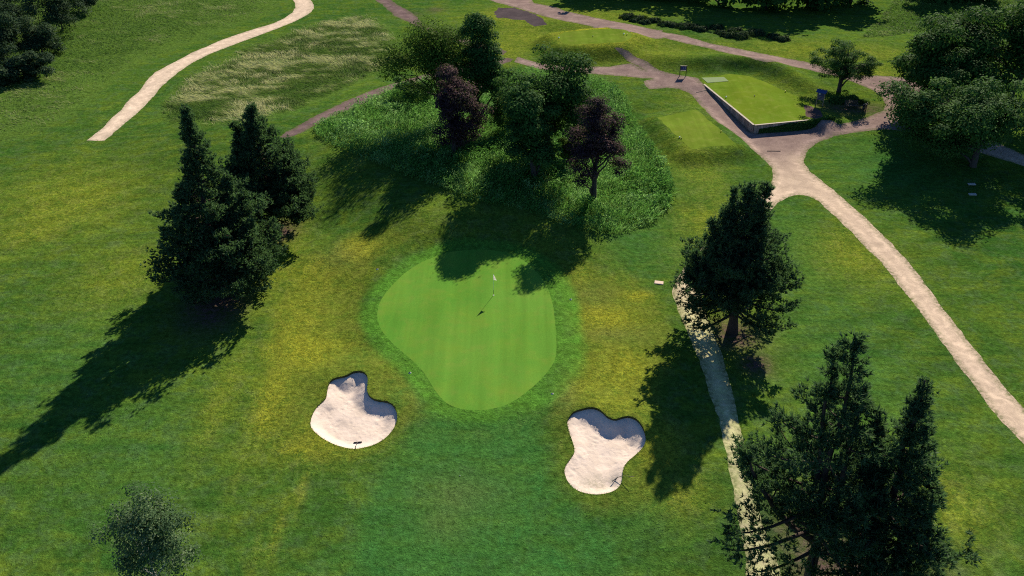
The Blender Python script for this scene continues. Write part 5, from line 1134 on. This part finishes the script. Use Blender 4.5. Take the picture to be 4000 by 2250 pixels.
MB().lathe([(0.17, 0.12), (0.19, 0.16), (0.235, 0.82), (0.255, 0.84), (0.255, 0.88), (0.215, 0.88), (0.20, 0.60)], 18).build('body', M['black'], bi, True)
MB().box(0.26, 0.35, -0.045, 0.045, -0.3, 1.12, 0.012).build('post', M['darkwood'], bi)
MB().box(0.19, 0.26, -0.03, 0.03, 0.62, 0.68).build('bracket', M['metal'], bi)
for k in range(3): MB().lathe([(0.198 + 0.019 * k, 0.25 + 0.2 * k), (0.207 + 0.019 * k, 0.255 + 0.2 * k), (0.207 + 0.019 * k, 0.285 + 0.2 * k), (0.202 + 0.019 * k, 0.29 + 0.2 * k)], 18).build('band', M['metal'], bi)

# ---------------------------------------------------------------- tee markers, sprinkler covers, plaques, ball
def marker(name, p, mat, label, rad=0.075, group=None):
    z = p[2] if p[2] > 0.7 else gz(p[0], p[1])
    t = thing(name, label, 'tee marker', (p[0], p[1], z), 0, group)
    prof = [(rad * math.sin(a), rad + -rad * math.cos(a)) for a in np.linspace(0.35, 3.0, 9)]
    MB().lathe([(q, w + 0.03) for q, w in prof], 16).build('knob', mat, t, True)
    MB().lathe([(0.018, -0.08), (0.018, 0.045)], 8).build('spike', M['metal'], t)
marker('tee_marker', PLACE['marker_a0'], M['white'], 'white marker near the wall on the walled tee', 0.10)
marker('tee_marker', PLACE['marker_a1'], M['black'], 'dark marker in the middle of the walled tee', 0.085)
marker('tee_marker', PLACE['marker_a2'], M['yellow'], 'yellowish marker at the back edge of the walled tee', 0.10)
marker('tee_marker', PLACE['marker_b0'], M['white'], 'white marker at the left edge of the lower tee', 0.10)
marker('tee_marker', PLACE['marker_b2'], M['black'], 'small dark marker beside the white marker on the lower tee', 0.07)
marker('tee_marker', PLACE['marker_b1'], M['yellow'], 'yellowish marker at the right edge of the lower tee', 0.09)
marker('tee_marker', PLACE['marker_c0'], M['white'], 'white marker at the left end of the far tee', 0.11)
marker('tee_marker', PLACE['marker_c1'], M['white'], 'left of the two pale markers at the right end of the far tee', 0.11)
marker('tee_marker', PLACE['marker_c2'], M['yellow'], 'right of the two pale markers at the right end of the far tee', 0.11)
marker('tee_marker', PLACE['marker_c3'], M['black'], 'dark marker in the middle of the far tee', 0.08)
hl = ['pale sprinkler cover at the upper left of the putting green', 'pale sprinkler cover between the green and the left bunker', 'pale sprinkler cover at the right of the putting green', 'pale sprinkler cover below the putting green at the right']
for i in range(4):
    p = PLACE['head%d' % i]; t = thing('sprinkler_cover', hl[i], 'sprinkler', (p[0], p[1], gz(p[0], p[1])))
    MB().lathe([(0.11, -0.08), (0.11, 0.03), (0.095, 0.045), (0.0951, 0.045)], 20).build('lid', M['white'], t, True)
    MB().lathe([(0.035, 0.045), (0.035, 0.055), (0.02, 0.058)], 12).build('valve', M['black'], t)
p = PLACE['plaque']; t = thing('stone_plaque', 'flat sandstone plaque set in the grass right of the green', 'plaque', (p[0], p[1], gz(p[0], p[1])), -0.22)
MB().box(-0.42, 0.42, -0.27, 0.27, -0.08, 0.07, 0.015).build('slab', M['stone'], t)
MB().box(-0.34, 0.34, -0.19, 0.19, 0.0705, 0.078, 0.003).build('face', M['stone'], t)
for i, lab in enumerate(('upper of two pale stone slabs in the shade of the oaks', 'lower of two pale stone slabs in the shade of the oaks')):
    p = PLACE['slab%d' % i]; tag(MB().box(-0.42, 0.42, -0.2, 0.2, -0.05, 0.10, 0.02).build('stone_slab', M['palestone'], None, False, (p[0], p[1], gz(p[0], p[1]))), lab, 'slab')
p = PLACE['ball']; prof = [(0.03 * math.sin(a), 0.03 - 0.03 * math.cos(a)) for a in np.linspace(0.15, 3.0, 9)]
tag(MB().lathe(prof, 16).build('golf_ball', M['white'], None, True, (p[0], p[1], gz(p[0], p[1]) + 0.005)), 'white golf ball lying on the fairway below the green', 'golf ball')
for a, b, lab in (('edging_l', 'edging_r', 'timber edging laid across the path at the start of the wall'), ('edging2_l', 'edging2_r', 'dark timber edging laid across the junction below the wall')):
    a, b = PLACE[a], PLACE[b]; n_ = 5; mb = MB()
    P = [(a[0] + (b[0] - a[0]) * k / n_, a[1] + (b[1] - a[1]) * k / n_) for k in range(n_ + 1)]
    mb.tube([(x_ - a[0], y_ - a[1], gz(x_, y_) - gz(a[0], a[1]) + 0.02) for x_, y_ in P], [0.05] * 6, 6)
    tag(mb.build('timber_edging', M['timber'] if 'start' in lab else M['darkwood'], None, False, (a[0], a[1], gz(a[0], a[1]))), lab, 'edging')
